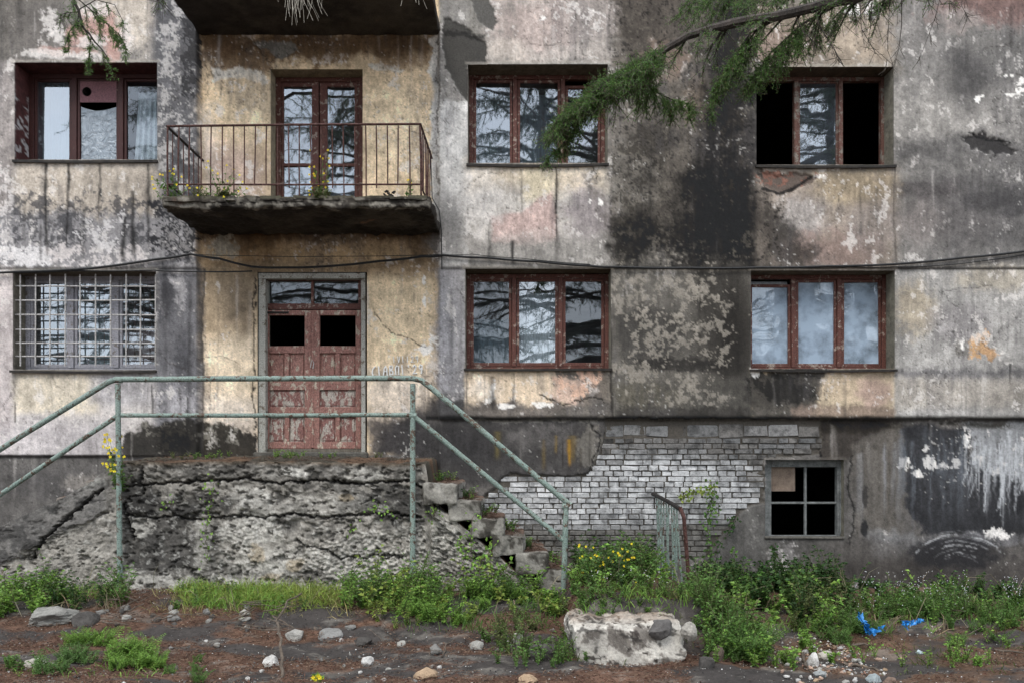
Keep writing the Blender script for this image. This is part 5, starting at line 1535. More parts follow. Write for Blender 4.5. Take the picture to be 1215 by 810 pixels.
# the big broken block
def bould_col(P, n1, n2):
    c = np.zeros((len(P), 3)) + L(186, 180, 170)
    s2 = fbm3(P, 3.5, 161, 6, .72); s3 = fbm3(P, 12, 165, 4, .7)
    c = blend(c, np.array(L(100, 92, 85)), sstep(s2, .14, .24) * .8); c = blend(c, np.array(L(150, 140, 130)), sstep(s2, -.2, -.34))
    c = blend(c, np.array(L(54, 48, 44)), sstep(s3, .22, .36) * .9)
    up = sstep(P[:, 2], .26, .33) * sstep(P[:, 1], -3.4, -3.2); c = blend(c, np.array(L(112, 92, 74)), up * .7)
    s4 = ridge3(P @ np.array([[.9, .2, .5], [0, 1, 0], [-.5, 0, 1.6]]), 5, 167, 4); c = blend(c, np.array(L(44, 40, 37)), sstep(s4, .80, .90) * .8)
    return c * np.clip(1 + .5 * n1 + .9 * n2, .15, 1.3)[:, None]
BLK = rough_grid('concrete_boulder', .47, 1.36, -3.46, -2.75, -.12, .30, .009, .055, bould_col, M['conc'], None, rnd=.02, loc=(.9, -3.1, 0), fr=7, seed=174, edge=.04, cuts=16)
tag(BLK, 'big jagged white broken concrete block at the foot of the steps', 'boulder')
def on_rock(x, y, z, s, col, label):
    o = bpy.data.objects.new('rock', RM[random.randrange(8)]); COL.objects.link(o); o.location = (x, y, z); o.scale = s; o.color = (*L(*col), 1)
    o.rotation_euler = (.2, -.2, .3); return tag(o, label, 'rock')
on_rock(1.16, -3.36, .27, (.22, .2, .18), (104, 100, 97), 'dark grey wedge of stone lodged on the right of the big white block')
on_rock(1.40, -3.40, .26, (.16, .14, .15), (170, 164, 154), 'pale stone at the right end of the big white block')

# ------------------------------------------------------------------ leaves
class Leaves:
    def __init__(s): s.V = []; s.F = []; s.C = []; s.n = 0
    def add(s, P, D, N, Ln, Wd, Cc, fold=.22):
        P = np.asarray(P, np.float32); D = D / np.maximum(np.linalg.norm(D, axis=1, keepdims=True), 1e-6)
        B = np.cross(D, N); B = B / np.maximum(np.linalg.norm(B, axis=1, keepdims=True), 1e-6); N = np.cross(B, D)
        Ln = np.broadcast_to(np.asarray(Ln, np.float32), (len(P),))[:, None]; Wd = np.broadcast_to(np.asarray(Wd, np.float32), (len(P),))[:, None]
        mid = P + D * Ln * .45
        V = np.stack([P, mid + B * Wd * .5 + N * Wd * fold, P + D * Ln - N * Ln * .12, mid - B * Wd * .5 + N * Wd * fold], 1).reshape(-1, 3)
        k = np.arange(len(P))[:, None] * 4 + s.n
        s.F.append(np.concatenate([k + np.array([[0, 1, 2]]), k + np.array([[0, 2, 3]])])); s.V.append(V); s.n += 4 * len(P)
        s.C.append(np.repeat(np.broadcast_to(Cc, (len(P), 3)), 4, 0))
    def ribbon(s, p, q, wd, col):
        """thin stems between arrays of points"""
        p = np.asarray(p, np.float32); q = np.asarray(q, np.float32); d = q - p
        side = np.cross(d, np.array([[.3, 1, .2]])); side /= np.maximum(np.linalg.norm(side, axis=1, keepdims=True), 1e-6)
        V = np.stack([p - side * wd / 2, p + side * wd / 2, q + side * wd / 2, q - side * wd / 2], 1).reshape(-1, 3)
        k = np.arange(len(p))[:, None] * 4 + s.n
        s.F.append(np.concatenate([k + np.array([[0, 1, 2]]), k + np.array([[0, 2, 3]])])); s.V.append(V); s.n += 4 * len(p)
        s.C.append(np.repeat(np.broadcast_to(np.asarray(col), (len(p), 3)), 4, 0))
    def build(s, name, mat, label=None, cat=None, group=None, kind=None, parent=None, loc=None):
        V = np.concatenate(s.V); off = np.array(loc if loc is not None else (0, 0, 0), np.float32)
        me = np_mesh(name, V - off, np.concatenate(s.F), False, np.clip(np.concatenate(s.C), 0, .9))
        return tag(link_mesh(name, me, mat, parent, loc), label, cat, group, kind)
g_ = np.random.default_rng(3)
def rand_dirs(n, up=.3):
    d = g_.normal(size=(n, 3)); d[:, 2] += up; return d / np.linalg.norm(d, axis=1, keepdims=True)
GRN = dict(bright=(.17, .29, .055), mid=(.095, .175, .04), dark=(.035, .075, .02), yell=(.22, .28, .06), olive=(.10, .12, .04), teal=(.10, .18, .05))
def cvar(base, n, v=.5):
    return np.array(GRN[base] if isinstance(base, str) else base)[None] * (1 + g_.uniform(-v, v, (n, 1))) * (1 + g_.uniform(-.1, .1, (n, 3)))

def herb(Lf, x, y, z, h, nst, col, leaf=.04, wr=.62, spread=.5, pairs=7, lean=(0, 0)):
    """a few arching stems with leaves in pairs"""
    for s_ in range(nst):
        a = g_.uniform(0, 6.28); hh = h * g_.uniform(.6, 1.1); r = hh * spread * g_.uniform(.3, 1)
        t = np.linspace(0, 1, pairs + 1)[:, None]
        dirv = np.array([math.cos(a), math.sin(a), 0])
        pts = np.array([x, y, z]) + dirv * r * t ** 1.6 + np.array([lean[0], lean[1], 0]) * hh * t + np.array([0, 0, 1]) * hh * (t - .25 * t ** 3 * spread)
        Lf.ribbon(pts[:-1], pts[1:], .004, (.09, .10, .04))
        for sd_ in (-1, 1):
            pp = pts[1:]; n = len(pp); sz = leaf * g_.uniform(.6, 1.2, n) * (1 - .3 * t[1:, 0])
            sidev = np.cross(dirv, [0, 0, 1]) * sd_; ja = g_.normal(size=(n, 3)) * .45
            Lf.add(pp, sidev + dirv * .4 + ja + [0, 0, .15], rand_dirs(n, 2.0), sz, sz * wr, cvar(col, n))
        Lf.add(pts[-1:], dirv[None] + [0, 0, .3], rand_dirs(1, 2), leaf, leaf * wr, cvar(col, 1))
def fern(Lf, x, y, z, h, nf, col):
    for f_ in range(nf):
        a = g_.uniform(0, 6.28); ln = h * g_.uniform(.7, 1.2); k = 12; t = np.linspace(.12, 1, k)[:, None]
        dv = np.array([math.cos(a), math.sin(a), 0]); pts = np.array([x, y, z]) + dv * ln * g_.uniform(.3, .75) * t + np.array([0, 0, 1]) * ln * (1.0 * t - .35 * t * t)
        Lf.ribbon(pts[:-1], pts[1:], .003, (.08, .12, .04)); sv = np.cross(dv, [0, 0, 1])
        for sd_ in (-1, 1):
            le = ln * .30 * (1 - t[:, 0] * .8)
            for q in range(4):
                fr_ = (q + 1) / 4
                P = pts + sv * sd_ * (le * fr_)[:, None] + dv * (le * fr_ * .35)[:, None]
                Lf.add(P, sv * sd_ + dv * .6 + g_.normal(size=(k, 3)) * .35, rand_dirs(k, 2.5), le * .34 + .004, le * .20 + .003, cvar(col, k, .25))
def grass(Lf, x, y, h, n, col, sp=.06):
    px_ = x + g_.normal(size=n) * sp; py_ = y + g_.normal(size=n) * sp; P = np.stack([px_, py_, Hg(px_, py_) - .005], 1)
    d = rand_dirs(n, 1.6); ln = h * g_.uniform(.5, 1.2, n)[:, None]; mid = P + d * ln * .55; tip = mid + (d + np.array([0, 0, -.7]) + g_.normal(size=(n, 3)) * .25) * ln * .5
    c = cvar(col, n)
    side = np.cross(d, rand_dirs(n, 0)); side /= np.linalg.norm(side, axis=1, keepdims=True); wd = .0035
    V = np.stack([P - side * wd, P + side * wd, mid + side * wd * .8, mid - side * wd * .8, tip], 1).reshape(-1, 3)
    k = np.arange(n)[:, None] * 5 + Lf.n
    Lf.F.append(np.concatenate([k + np.array([[0, 1, 2]]), k + np.array([[0, 2, 3]]), k + np.array([[3, 2, 4]])])); Lf.V.append(V); Lf.n += 5 * n; Lf.C.append(np.repeat(c, 5, 0))
def spots(n, u0, u1, d0, d1):
    d = g_.uniform(d0, d1, n); x = (g_.uniform(u0, u1, n) - 607.5) * d / 1000; return x, d + CAMY
def flowers(Lf, P, size, col, petals=5):
    P = np.asarray(P, np.float32)
    for k in range(petals):
        a = k * 6.283 / petals + g_.uniform(0, 1, len(P)); tl_ = g_.uniform(-.5, .5, len(P))
        D = np.stack([np.cos(a), -.25 + 0 * a + tl_ * .5, np.sin(a)], 1); Lf.add(P, D, np.stack([0 * a, -1 + 0 * a, 0 * a + .5], 1), size, size * .8, cvar(col, len(P), .15), .1)
YEL, WFL = (.75, .60, .03), (.75, .75, .78)

def cover(name, label, cat, jobs, kind='stuff'):
    Lf = Leaves()
    for j in jobs: j(Lf)
    return Lf.build(name, M['leaf'], label, cat, None, kind)
def patch(n, u0, u1, d0, d1, fn, *a, **k):
    thr = k.pop('thr', -.22)
    def f(Lf):
        x, y = spots(n, u0, u1, d0, d1); m_ = fbm(x * 1.7, y * 1.7, 190, 3)
        for i in range(n):
            if m_[i] < thr: continue
            fn(Lf, float(x[i]), float(y[i]), float(Hg(x[i], y[i])), *[(q() if callable(q) else q) * (1 + 1.1 * m_[i] if j_ == 0 else 1) for j_, q in enumerate(a)], **k)
    return f
U_ = lambda a, b: (lambda: g_.uniform(a, b))
I_ = lambda a, b: (lambda: int(g_.integers(a, b)))
def gp(n, u0, u1, d0, d1, h, m_, col):
    def f(Lf):
        x, y = spots(n, u0, u1, d0, d1)
        for i in range(n): grass(Lf, float(x[i]), float(y[i]), h, m_, col)
    return f
cover('weeds', 'leafy green weeds growing thickly at the foot of the landing', 'weeds', [
    patch(40, 400, 480, 8.0, 8.5, herb, U_(.12, .28), I_(4, 8), 'bright', leaf=.038),
    patch(90, 470, 668, 7.7, 8.5, herb, U_(.10, .36), I_(5, 9), 'bright', leaf=.042),
    patch(30, 570, 668, 8.2, 8.6, herb, U_(.14, .26), I_(3, 6), 'mid', leaf=.04),
    patch(40, 470, 668, 7.7, 8.4, fern, U_(.16, .28), I_(5, 8), 'bright'),
    patch(34, 430, 660, 7.6, 8.1, herb, U_(.08, .18), I_(3, 6), 'yell', leaf=.03),
    gp(50, 470, 668, 7.6, 8.4, .16, 14, 'mid')])
cover('grass', 'tufts of pale green grass along the foot of the landing', 'grass', [
    gp(110, 205, 400, 8.1, 8.65, .22, 26, 'yell'), gp(60, 230, 330, 8.0, 8.6, .2, 22, 'bright'), gp(30, 180, 420, 7.9, 8.4, .16, 16, (.28, .24, .11)),
    patch(20, 200, 400, 8.0, 8.6, herb, U_(.12, .24), I_(3, 6), 'mid', leaf=.035), gp(34, 0, 140, 8.3, 8.7, .18, 14, 'bright'),
    gp(40, 600, 840, 6.7, 7.3, .14, 14, 'olive')])
cover('bramble', 'tangled low bramble and weeds at the left below the landing', 'bramble', [
    patch(60, -40, 90, 7.8, 8.5, herb, U_(.12, .36), I_(5, 8), 'bright', leaf=.045, wr=.7), patch(46, 30, 150, 7.95, 8.5, herb, U_(.16, .5), I_(3, 6), 'mid', leaf=.04, wr=.7),
    patch(30, 60, 135, 8.0, 8.4, herb, U_(.3, .5), I_(3, 5), 'dark', leaf=.04), gp(20, 40, 150, 8.0, 8.5, .2, 10, (.26, .2, .13))])
cover('weeds', 'feathery weeds at the bottom left edge of the picture', 'weeds', [
    patch(18, 135, 185, 6.25, 6.7, fern, U_(.2, .3), I_(6, 9), 'bright', thr=-9), patch(12, 40, 120, 6.1, 6.7, fern, U_(.10, .2), I_(5, 8), 'teal'),
    patch(9, 170, 240, 6.1, 6.7, fern, U_(.08, .15), I_(4, 7), 'mid'), patch(12, -20, 60, 6.2, 6.5, herb, U_(.08, .14), I_(4, 7), 'mid', leaf=.03), patch(7, 85, 125, 7.1, 7.5, fern, U_(.14, .2), I_(5, 8), 'bright'),
    gp(18, 20, 200, 6.1, 6.6, .10, 12, 'bright')])
cover('ivy', 'dark ivy and brambles covering the bank under the basement window', 'ivy', [
    patch(70, 815, 990, 8.2, 9.5, herb, U_(.2, .4), I_(5, 9), 'dark', leaf=.055, wr=.85), patch(60, 820, 960, 8.2, 9.3, herb, U_(.2, .4), I_(5, 8), 'mid', leaf=.05, wr=.8),
    patch(50, 980, 1240, 8.3, 9.3, herb, U_(.1, .22), I_(4, 8), 'dark', leaf=.05, wr=.8, thr=-.1), patch(60, 960, 1240, 7.8, 9.0, herb, U_(.10, .22), I_(4, 7), 'mid', leaf=.035, wr=.7),
    patch(46, 826, 900, 7.0, 8.3, herb, U_(.14, .3), I_(5, 8), 'mid', leaf=.045), patch(40, 822, 1000, 6.5, 8.0, herb, U_(.08, .2), I_(5, 8), 'bright', leaf=.04),
    patch(22, 850, 905, 6.6, 7.2, fern, U_(.14, .24), I_(5, 8), 'mid'), patch(20, 1040, 1080, 7.5, 8.3, herb, U_(.14, .3), I_(4, 7), 'mid', leaf=.035),
    patch(22, 1000, 1100, 7.5, 8.3, fern, U_(.10, .2), I_(5, 8), 'mid')])
cover('undergrowth', 'dense mixed undergrowth between the white block and the basement window', 'undergrowth', [
    patch(90, 680, 778, 8.2, 9.8, herb, U_(.2, .4), I_(4, 8), 'mid', leaf=.045), patch(34, 690, 770, 7.6, 9.0, herb, U_(.2, .36), I_(4, 8), 'dark', leaf=.045),
    patch(110, 826, 1010, 7.8, 9.5, herb, U_(.16, .42), I_(4, 8), 'dark', leaf=.05, wr=.8, thr=.0), patch(90, 830, 1000, 7.6, 9.0, herb, U_(.16, .36), I_(4, 8), 'olive', leaf=.04, thr=-.05),
    patch(100, 1000, 1240, 7.6, 9.2, herb, U_(.07, .2), I_(4, 8), 'mid', leaf=.035, thr=.05), patch(50, 824, 880, 6.6, 8.2, herb, U_(.14, .3), I_(4, 8), 'mid', leaf=.04, thr=-.05),
    patch(40, 400, 560, 8.0, 8.5, herb, U_(.2, .42), I_(4, 8), 'mid', leaf=.04), patch(34, 680, 1010, 7.5, 8.8, herb, U_(.16, .42), I_(2, 4), 'bright', leaf=.06, wr=.8, thr=-9), patch(40, 680, 815, 6.9, 7.6, herb, U_(.06, .16), I_(3, 6), 'mid', leaf=.03, thr=-9), gp(40, 676, 815, 6.95, 7.6, .16, 12, 'bright'), patch(24, 420, 668, 7.8, 8.4, herb, U_(.2, .5), I_(2, 4), 'yell', leaf=.06, wr=.7, thr=-9), patch(26, 590, 672, 7.0, 7.9, herb, U_(.1, .24), I_(3, 6), 'olive', leaf=.035),
    patch(90, 820, 1200, 6.5, 8.2, herb, U_(.05, .18), I_(3, 6), 'bright', leaf=.03, thr=.05), patch(90, 560, 700, 6.4, 7.8, herb, U_(.05, .16), I_(3, 6), 'mid', leaf=.028, thr=.0), patch(40, 900, 1200, 7.2, 8.0, fern, U_(.1, .2), I_(4, 7), 'mid', thr=.0),
    gp(60, 820, 1240, 7.5, 9.0, .2, 10, 'olive'), gp(50, 680, 1240, 7.6, 9.2, .55, 2, (.26, .22, .15)), gp(34, -40, 660, 7.9, 8.5, .5, 2, (.24, .2, .13)), gp(30, 820, 1240, 7.6, 9.0, .26, 6, (.25, .2, .13))])
cover('grass', 'grass growing over the bank at the right edge', 'grass', [
    gp(70, 1080, 1250, 7.9, 8.6, .18, 20, 'mid'), gp(40, 900, 1100, 7.6, 8.6, .14, 14, 'bright'), gp(34, 850, 1240, 6.4, 7.5, .10, 10, 'olive')])
cover('weeds', 'leafy weeds on the soil behind the big white block', 'weeds', [
    patch(44, 676, 772, 7.4, 9.3, herb, U_(.14, .32), I_(5, 8), 'mid', leaf=.045), patch(34, 680, 776, 7.3, 8.6, herb, U_(.12, .28), I_(4, 7), 'bright', leaf=.04),
    patch(26, 680, 776, 8.6, 9.7, herb, U_(.25, .5), I_(4, 7), 'dark', leaf=.05), gp(26, 676, 806, 7.2, 8.0, .16, 12, 'olive')])
# weeds on the treads and the landing edge
Lf = Leaves()
for (u, n, c) in ((245, 5, 'mid'), (262, 6, 'bright'), (225, 4, 'olive'), (335, 6, 'bright'), (350, 5, 'mid'), (362, 4, 'bright'), (392, 4, 'bright'), (450, 3, 'olive')):
    for q in range(n):
        x = (u + g_.uniform(-8, 8) - 607.5) * .0098; y = g_.uniform(-.7, -.1); herb(Lf, x, y, top_z(x, y) + .0, g_.uniform(.04, .09), 4, c, leaf=.022, pairs=4)
for i in range(6):
    for q in range(9):
        u = 505 + 27 * i + g_.uniform(4, 27); y = g_.uniform(-.9, -.05); x = (u - 607.5) * sF; z = EYE + (545 - (574 + 20.6 * i)) * sF
        herb(Lf, x, y, z, g_.uniform(.05, .15), int(g_.integers(3, 6)), ['mid', 'dark', 'bright'][q % 3], leaf=.03, pairs=4)
Lf.build('weeds', M['leaf'], 'small weeds sprouting from the broken treads and the landing', 'weeds', None, 'stuff')

# single plants one can point at
def plant(name, label, cat, loc, fn, group=None):
    Lf = Leaves(); fn(Lf); return Lf.build(name, M['leaf'], label, cat, group, None, None, loc)
def yellow(u0, u1, v0, v1, y, n, root, stems=8, fl=.020, green='mid'):
    def f(Lf):
        rp_ = np.array(root)
        tips = np.array([W(g_.uniform(u0, u1), g_.uniform(v0, v1), y + g_.uniform(-.12, .12)) for _ in range(n)])
        for t_ in tips[:: max(1, n // stems)]:
            s_ = np.linspace(0, 1, 9)[:, None]; b = rp_ + g_.normal(size=3) * [.03, .03, 0]
            pts = b + (t_ - b) * s_ + np.array([0, 0, 1]) * .06 * np.sin(s_ * 3.14) * g_.uniform(-1, 1)
            Lf.ribbon(pts[:-1], pts[1:], .004, (.10, .14, .04)); Lf.add(pts[:-2], rand_dirs(7, .4), rand_dirs(7, 1.5), g_.uniform(.025, .06, 7), .022, cvar(green, 7))
        flowers(Lf, tips, fl, YEL)
    return f
plant('flowering_weed', 'spindly yellow flowered weed growing up round the left railing post', 'plant', W(142, 580, -1.27), yellow(122, 150, 512, 560, -1.3, 34, W(142, 580, -1.25), 14))
def bright_tuft(Lf): herb(Lf, *W(144, 585, -1.27), .26, 9, 'mid', leaf=.035)
plant('weed', 'small green weed in the crack below the yellow flowers at the left post', 'plant', W(144, 585, -1.27), bright_tuft)
plant('flowering_weed', 'tall yellow flowered weed on the balcony before the door', 'plant', W(380, 234, -.9), yellow(366, 392, 174, 232, -.9, 22, W(382, 236, -.9), 9, .015))
plant('flowering_weed', 'yellow flowered weed hanging out at the left end of the balcony', 'plant', W(205, 234, -.95), yellow(178, 226, 200, 230, -.95, 16, W(206, 236, -.93), 9, .015))
plant('flowering_weed', 'yellow flowered tuft on the balcony edge left of its door', 'plant', W(270, 236, -.95), yellow(232, 294, 190, 240, -.95, 24, W(268, 238, -.95), 14, .015))
plant('flowering_weed', 'single yellow flower spike near the right end of the balcony', 'plant', W(486, 234, -.9), yellow(482, 489, 208, 224, -.9, 4, W(486, 234, -.9), 3, .014))
for (u, lab, n) in ((238, 'green weed tuft on the balcony edge, leftmost of three', 5), (268, 'green weed tuft on the balcony edge, middle one of three', 9), (384, 'green weed tuft on the balcony edge below its door', 7)):
    plant('weed', lab, 'plant', W(u, 236, -.98), lambda Lf, u=u, n=n: [herb(Lf, *W(u + g_.uniform(-10, 10), 237, -1.0), g_.uniform(.06, .13), 5, 'olive', leaf=.028, pairs=5) for _ in range(n)])
plant('flowering_bush', 'bushy plant with yellow flowers on the soil behind the big white block', 'plant', W(718, 700, -1.8), yellow(686, 756, 642, 704, -2.0, 60, W(718, 712, -1.8), 30, .014, 'bright'))
plant('flowering_weed', 'low yellow flower cluster at the bottom edge by the white cobble', 'plant', W(375, 810, -3.9), yellow(366, 384, 800, 806, -3.85, 9, W(375, 818, -3.85), 6, .018, 'bright'))
def sapling(Lf):
    for (u, v, tu, tv) in ((557, 700, 560, 610), (560, 695, 585, 640), (556, 690, 545, 640), (565, 700, 606, 668)):
        p0, p1 = np.array(W(u, v, -1.55)), np.array(W(tu, tv, -1.5)); s_ = np.linspace(0, 1, 16)[:, None]
        pts = p0 + (p1 - p0) * s_ + g_.normal(size=(16, 3)) * .01; Lf.ribbon(pts[:-1], pts[1:], .006, (.10, .07, .05))
        for q in range(4): Lf.add(pts[4:] + g_.normal(size=(12, 3)) * .03, rand_dirs(12, .3), rand_dirs(12, 1), g_.uniform(.03, .055, 12), .03, cvar('bright', 12))
plant('sapling', 'thin leafy sapling standing before the broken steps', 'sapling', W(557, 705, -1.55), sapling)
# ivy strands hanging and climbing
def strand(path, y, n, size, col, jit=.03, wr=.85):
    def f(Lf):
        P = np.array([W(u, v, y) for u, v in path]); seg = np.linspace(0, len(P) - 1.001, 60); i = seg.astype(int); fr_ = (seg - i)[:, None]
        c = P[i] * (1 - fr_) + P[i + 1] * fr_ + g_.normal(size=(60, 3)) * .006; Lf.ribbon(c[:-1], c[1:], .006, (.07, .06, .04))
        k = g_.integers(0, 60, n); pp = c[k] + g_.normal(size=(n, 3)) * [jit, jit * .5, jit]; pp[:, 1] -= .02
        d = rand_dirs(n, -.4); d[:, 1] *= .4; nn = rand_dirs(n, .4); nn[:, 1] -= 1.4
        Lf.add(pp, d, nn, size * g_.uniform(.6, 1.2, n), size * wr * g_.uniform(.6, 1.2, n), cvar(col, n))
    return f
for path, n, col, lab, jit in (
    ([(808, 590), (818, 584), (838, 582), (848, 576)], 70, 'yell', 'bright green shoot arching left from the ivy stem on the bare bricks', .035),
    ([(848, 572), (846, 600), (840, 620), (842, 660), (846, 712)], 150, 'mid', 'ivy stem climbing the bare bricks beside the thin railing', .045),
    ([(905, 545 + 95), (886, 634), (872, 648), (858, 664)], 0, 'dark', '', .03),
    ([(873, 612), (866, 628), (850, 650), (846, 690)], 60, 'dark', 'thin dark ivy strand along the broken plaster edge left of the basement window', .03),
    ([(917, 645), (919, 670), (918, 700)], 60, 'dark', 'short ivy strand hanging below the left corner of the basement window', .022),
    ([(869, 650), (867, 680), (864, 710)], 40, 'mid', 'thin ivy strand on grey plaster left of the basement window, nearest the ivy stem', .025),
    ([(905, 665), (898, 690), (893, 712)], 40, 'dark', 'faint slanting ivy strand between the window strand and the bank', .022)):
    if n: plant('ivy_strand', lab, 'ivy', W(*path[-1], -.03), strand(path, -.03, n, .045, col, jit))
for path, n, lab in (([(254, 568), (250, 600), (244, 630), (246, 668)], 56, 'straggling green creeper down the middle left of the landing face'),
                     ([(440, 600), (455, 604), (466, 606)], 26, 'little green weed in the crack of the landing near the right post'),
                     ([(512, 598), (516, 606), (514, 612)], 16, 'green sprig between the right post and the top step'),
                     ([(196, 596), (206, 598)], 9, 'tiny green sprig on the landing face right of the left post'),
                     ([(418, 620), (415, 632)], 9, 'tiny green sprig low on the landing face left of the right post')):
    plant('creeper', lab, 'plant', W(*path[-1], -1.32), strand(path, -1.30, n, .034, 'bright', .045))
def shrub(path_, n, col, spread, y):
    def f(Lf):
        root = np.array(W(*path_[0], y))
        for (u, v) in path_[1:]:
            t_ = np.array(W(u, v, y)); s_ = np.linspace(0, 1, 12)[:, None]; pts = root + (t_ - root) * s_ + np.array([0, 0, .08]) * np.sin(s_ * 3.14); Lf.ribbon(pts[:-1], pts[1:], .008, (.08, .06, .045))
            k = g_.integers(5, 12, n); pp = pts[k] + g_.normal(size=(n, 3)) * spread; Lf.add(pp, rand_dirs(n, .1), rand_dirs(n, 1.2), g_.uniform(.03, .06, n), g_.uniform(.02, .04, n), cvar(col, n))
    return f
plant('shrub', 'bright leafed shrub arching on the bank under the dark painted panel', 'shrub', W(1100, 745, -1.0), shrub([(1105, 748), (1120, 690), (1135, 705), (1098, 700), (1115, 716), (1140, 730), (1085, 722)], 60, 'bright', .06, -1.0))
plant('shrub', 'small bright sprig rising against the grey wall left of the arching shrub', 'shrub', W(1060, 745, -.8), shrub([(1066, 745), (1062, 716), (1070, 724), (1082, 682)], 22, 'bright', .035, -.8))
plant('shrub', 'mound of glossy dark ivy against the wall below the basement window', 'shrub', W(950, 740, -.5), shrub([(950, 745), (930, 700), (950, 694), (968, 698), (980, 712), (915, 712), (900, 725), (990, 735)], 110, 'dark', .08, -.55))
Lf = Leaves()
x, y = spots(190, 1010, 1150, 7.9, 9.0); P = np.stack([x, y, Hg(x, y) + g_.uniform(.08, .28, 190)], 1); flowers(Lf, P, .006, WFL, 4)
x, y = spots(60, 1190, 1225, 8.0, 8.8); P = np.stack([x, y, Hg(x, y) + g_.uniform(.1, .25, 60)], 1); flowers(Lf, P, .006, WFL, 4)
x, y = spots(26, 700, 800, 7.3, 7.8); P = np.stack([x, y, Hg(x, y) + g_.uniform(.1, .2, 26)], 1); flowers(Lf, P, .006, WFL, 4)
Lf.build('white_flowers', M['flower'], 'tiny white flowers scattered through the weeds on the right bank', 'flowers', None, 'stuff')

# dry grass hanging from the upper balcony
def hang(Lf, u, y, n, ln):
    P = np.array([W(u + g_.normal() * 9, -22, y) for _ in range(n)]); d = np.stack([g_.normal(size=n) * .25 + .1, g_.normal(size=n) * .15, -np.ones(n)], 1) * (ln * g_.uniform(.4, 1.1, n))[:, None]
    for k in range(4):
        Q = P + d * .25 + g_.normal(size=(n, 3)) * .008; Lf.ribbon(P, Q, .0035, (.34, .31, .26)); P = Q
for u, y, n, ln, lab in ((352, -1.0, 40, .40, 'dry pale grass tuft hanging from the upper balcony, above the balcony door'), (490, -1.0, 8, .3, 'few dry grass blades hanging near the right end of the upper balcony')):
    Lf = Leaves(); hang(Lf, u, y, n, ln); Lf.build('dry_grass', M['litter'], lab, 'dry grass', None, None, None, W(u, -20, y))
# blue rags
def rag(name, pts, wd, lab):
    m = MB(); P = [W(u, v - 3, -2.6) for u, v in pts]
    for a, b in zip(P[:-1], P[1:]):
        for k in range(5):
            p = a.lerp(b, k / 5); q = a.lerp(b, (k + 1.6) / 5)
            j = lambda s=wd: Vector((random.uniform(-s, s), random.uniform(-s, s), random.uniform(-s, s)))
            m.add([p + j(), p + j(), q + j(), q + j()], [(0, 1, 2), (0, 2, 3)]); m.add([p + j(), q + j(), q + j()], [(0, 1, 2)])
    return tag(m.build(name, M['blue'], None, tuple(P[0])), lab, 'plastic rag')
rag('plastic_rag', [(1017, 729), (1026, 741), (1030, 752), (1035, 752), (1048, 748)], .036, 'torn bright blue plastic strip caught in the weeds, left of the two')
rag('plastic_rag', [(1074, 748), (1075, 741), (1084, 742), (1094, 738)], .030, 'small bright blue plastic scrap among white flowers, right of the two')
m = MB()
for k in range(9):
    p = W(455 + k * 1.4, 230 - 2 * math.sin(k), -.93); m.tube([p, p + Vector((.03, 0, random.uniform(-.03, .02)))], .010, 6)
tag(m.build('debris_clump', M['black_iron'], None, W(455, 233, -.93)), 'dark clump of debris on the balcony edge near its right end', 'debris')

# sticks
def stick(pts, r, lab, y=None, group=None, mat='twig'):
    P = []
    for (u, v, h) in pts:
        g = ground_hit(u, min(v + h, 809)); s_ = (g.y - CAMY) / 1000; P.append(Vector(((u - 607.5) * s_, g.y, EYE + (545 - v) * s_)))
    m = MB(); out = []
    for a, b in zip(P[:-1], P[1:]):
        for k in range(4): out.append(a.lerp(b, k / 4) + Vector((random.uniform(-1, 1), 0, random.uniform(-1, 1))) * r * .8)
    out.append(P[-1]); m.tube(out, r, 6, r1=r * .5, wob=.1); return tag(m.build('stick', M[mat], None, tuple(P[0])), lab, 'stick', group)
stick([(333, 812, 0), (335, 790, 10), (333, 757, 30), (329, 735, 40), (342, 712, 40), (358, 703, 45)], .014, 'curved dry stem rising from the soil beside the white cobble')
stick([(525, 778, 2), (530, 764, 6), (540, 758, 6)], .008, 'short dry twig leaning right of the grey lump')
stick([(572, 808, 1), (590, 802, 1)], .012, 'short pale stick at the bottom edge left of the boulder')
stick([(588, 812, 0), (606, 803, 1)], .010, 'second short stick at the bottom edge left of the boulder')
stick([(1000, 787, 2), (1020, 790, 2), (1050, 797, 2)], .016, 'brown branch lying across the scree')
stick([(951, 775, 2), (956, 790, 2), (965, 797, 1), (976, 801, 0)], .013, 'pale bent root at the left of the scree')
stick([(1010, 764, 6), (1030, 765, 6)], .018, 'thick cut stick lying on the bank under the left blue plastic strip')
stick([(1180, 770, 4), (1215, 774, 4)], .012, 'grey stick lying on the bank at the right edge')
stick([(690, 745, 20), (765, 748, 20)], .0, 'x') if False else None
for k in range(34):
    u = random.uniform(120, 330); v = random.uniform(704, 748); a = random.uniform(-.9, .9); ln = random.uniform(15, 50)
    stick([(u, v, 12), (u + ln * .5 * math.cos(a), v + ln * .5 * math.sin(a) * .5, 14), (u + ln * math.cos(a), v + ln * math.sin(a) * .5, 10)], random.uniform(.004, .008), 'thin dry stick in the heap at the foot of the landing', group='dry sticks at the foot of the landing')
for k in range(12):
    u = random.uniform(310, 1180); v = random.uniform(720, 770) if u < 660 or u > 830 else random.uniform(690, 715); a = random.uniform(-1.2, 1.2); ln = random.uniform(15, 40)
    stick([(u, v, 12), (u + ln * math.cos(a), v + ln * math.sin(a) * .6, 12)], random.uniform(.003, .006), 'thin bare stem poking out of the weeds', group='bare stems in the weeds')

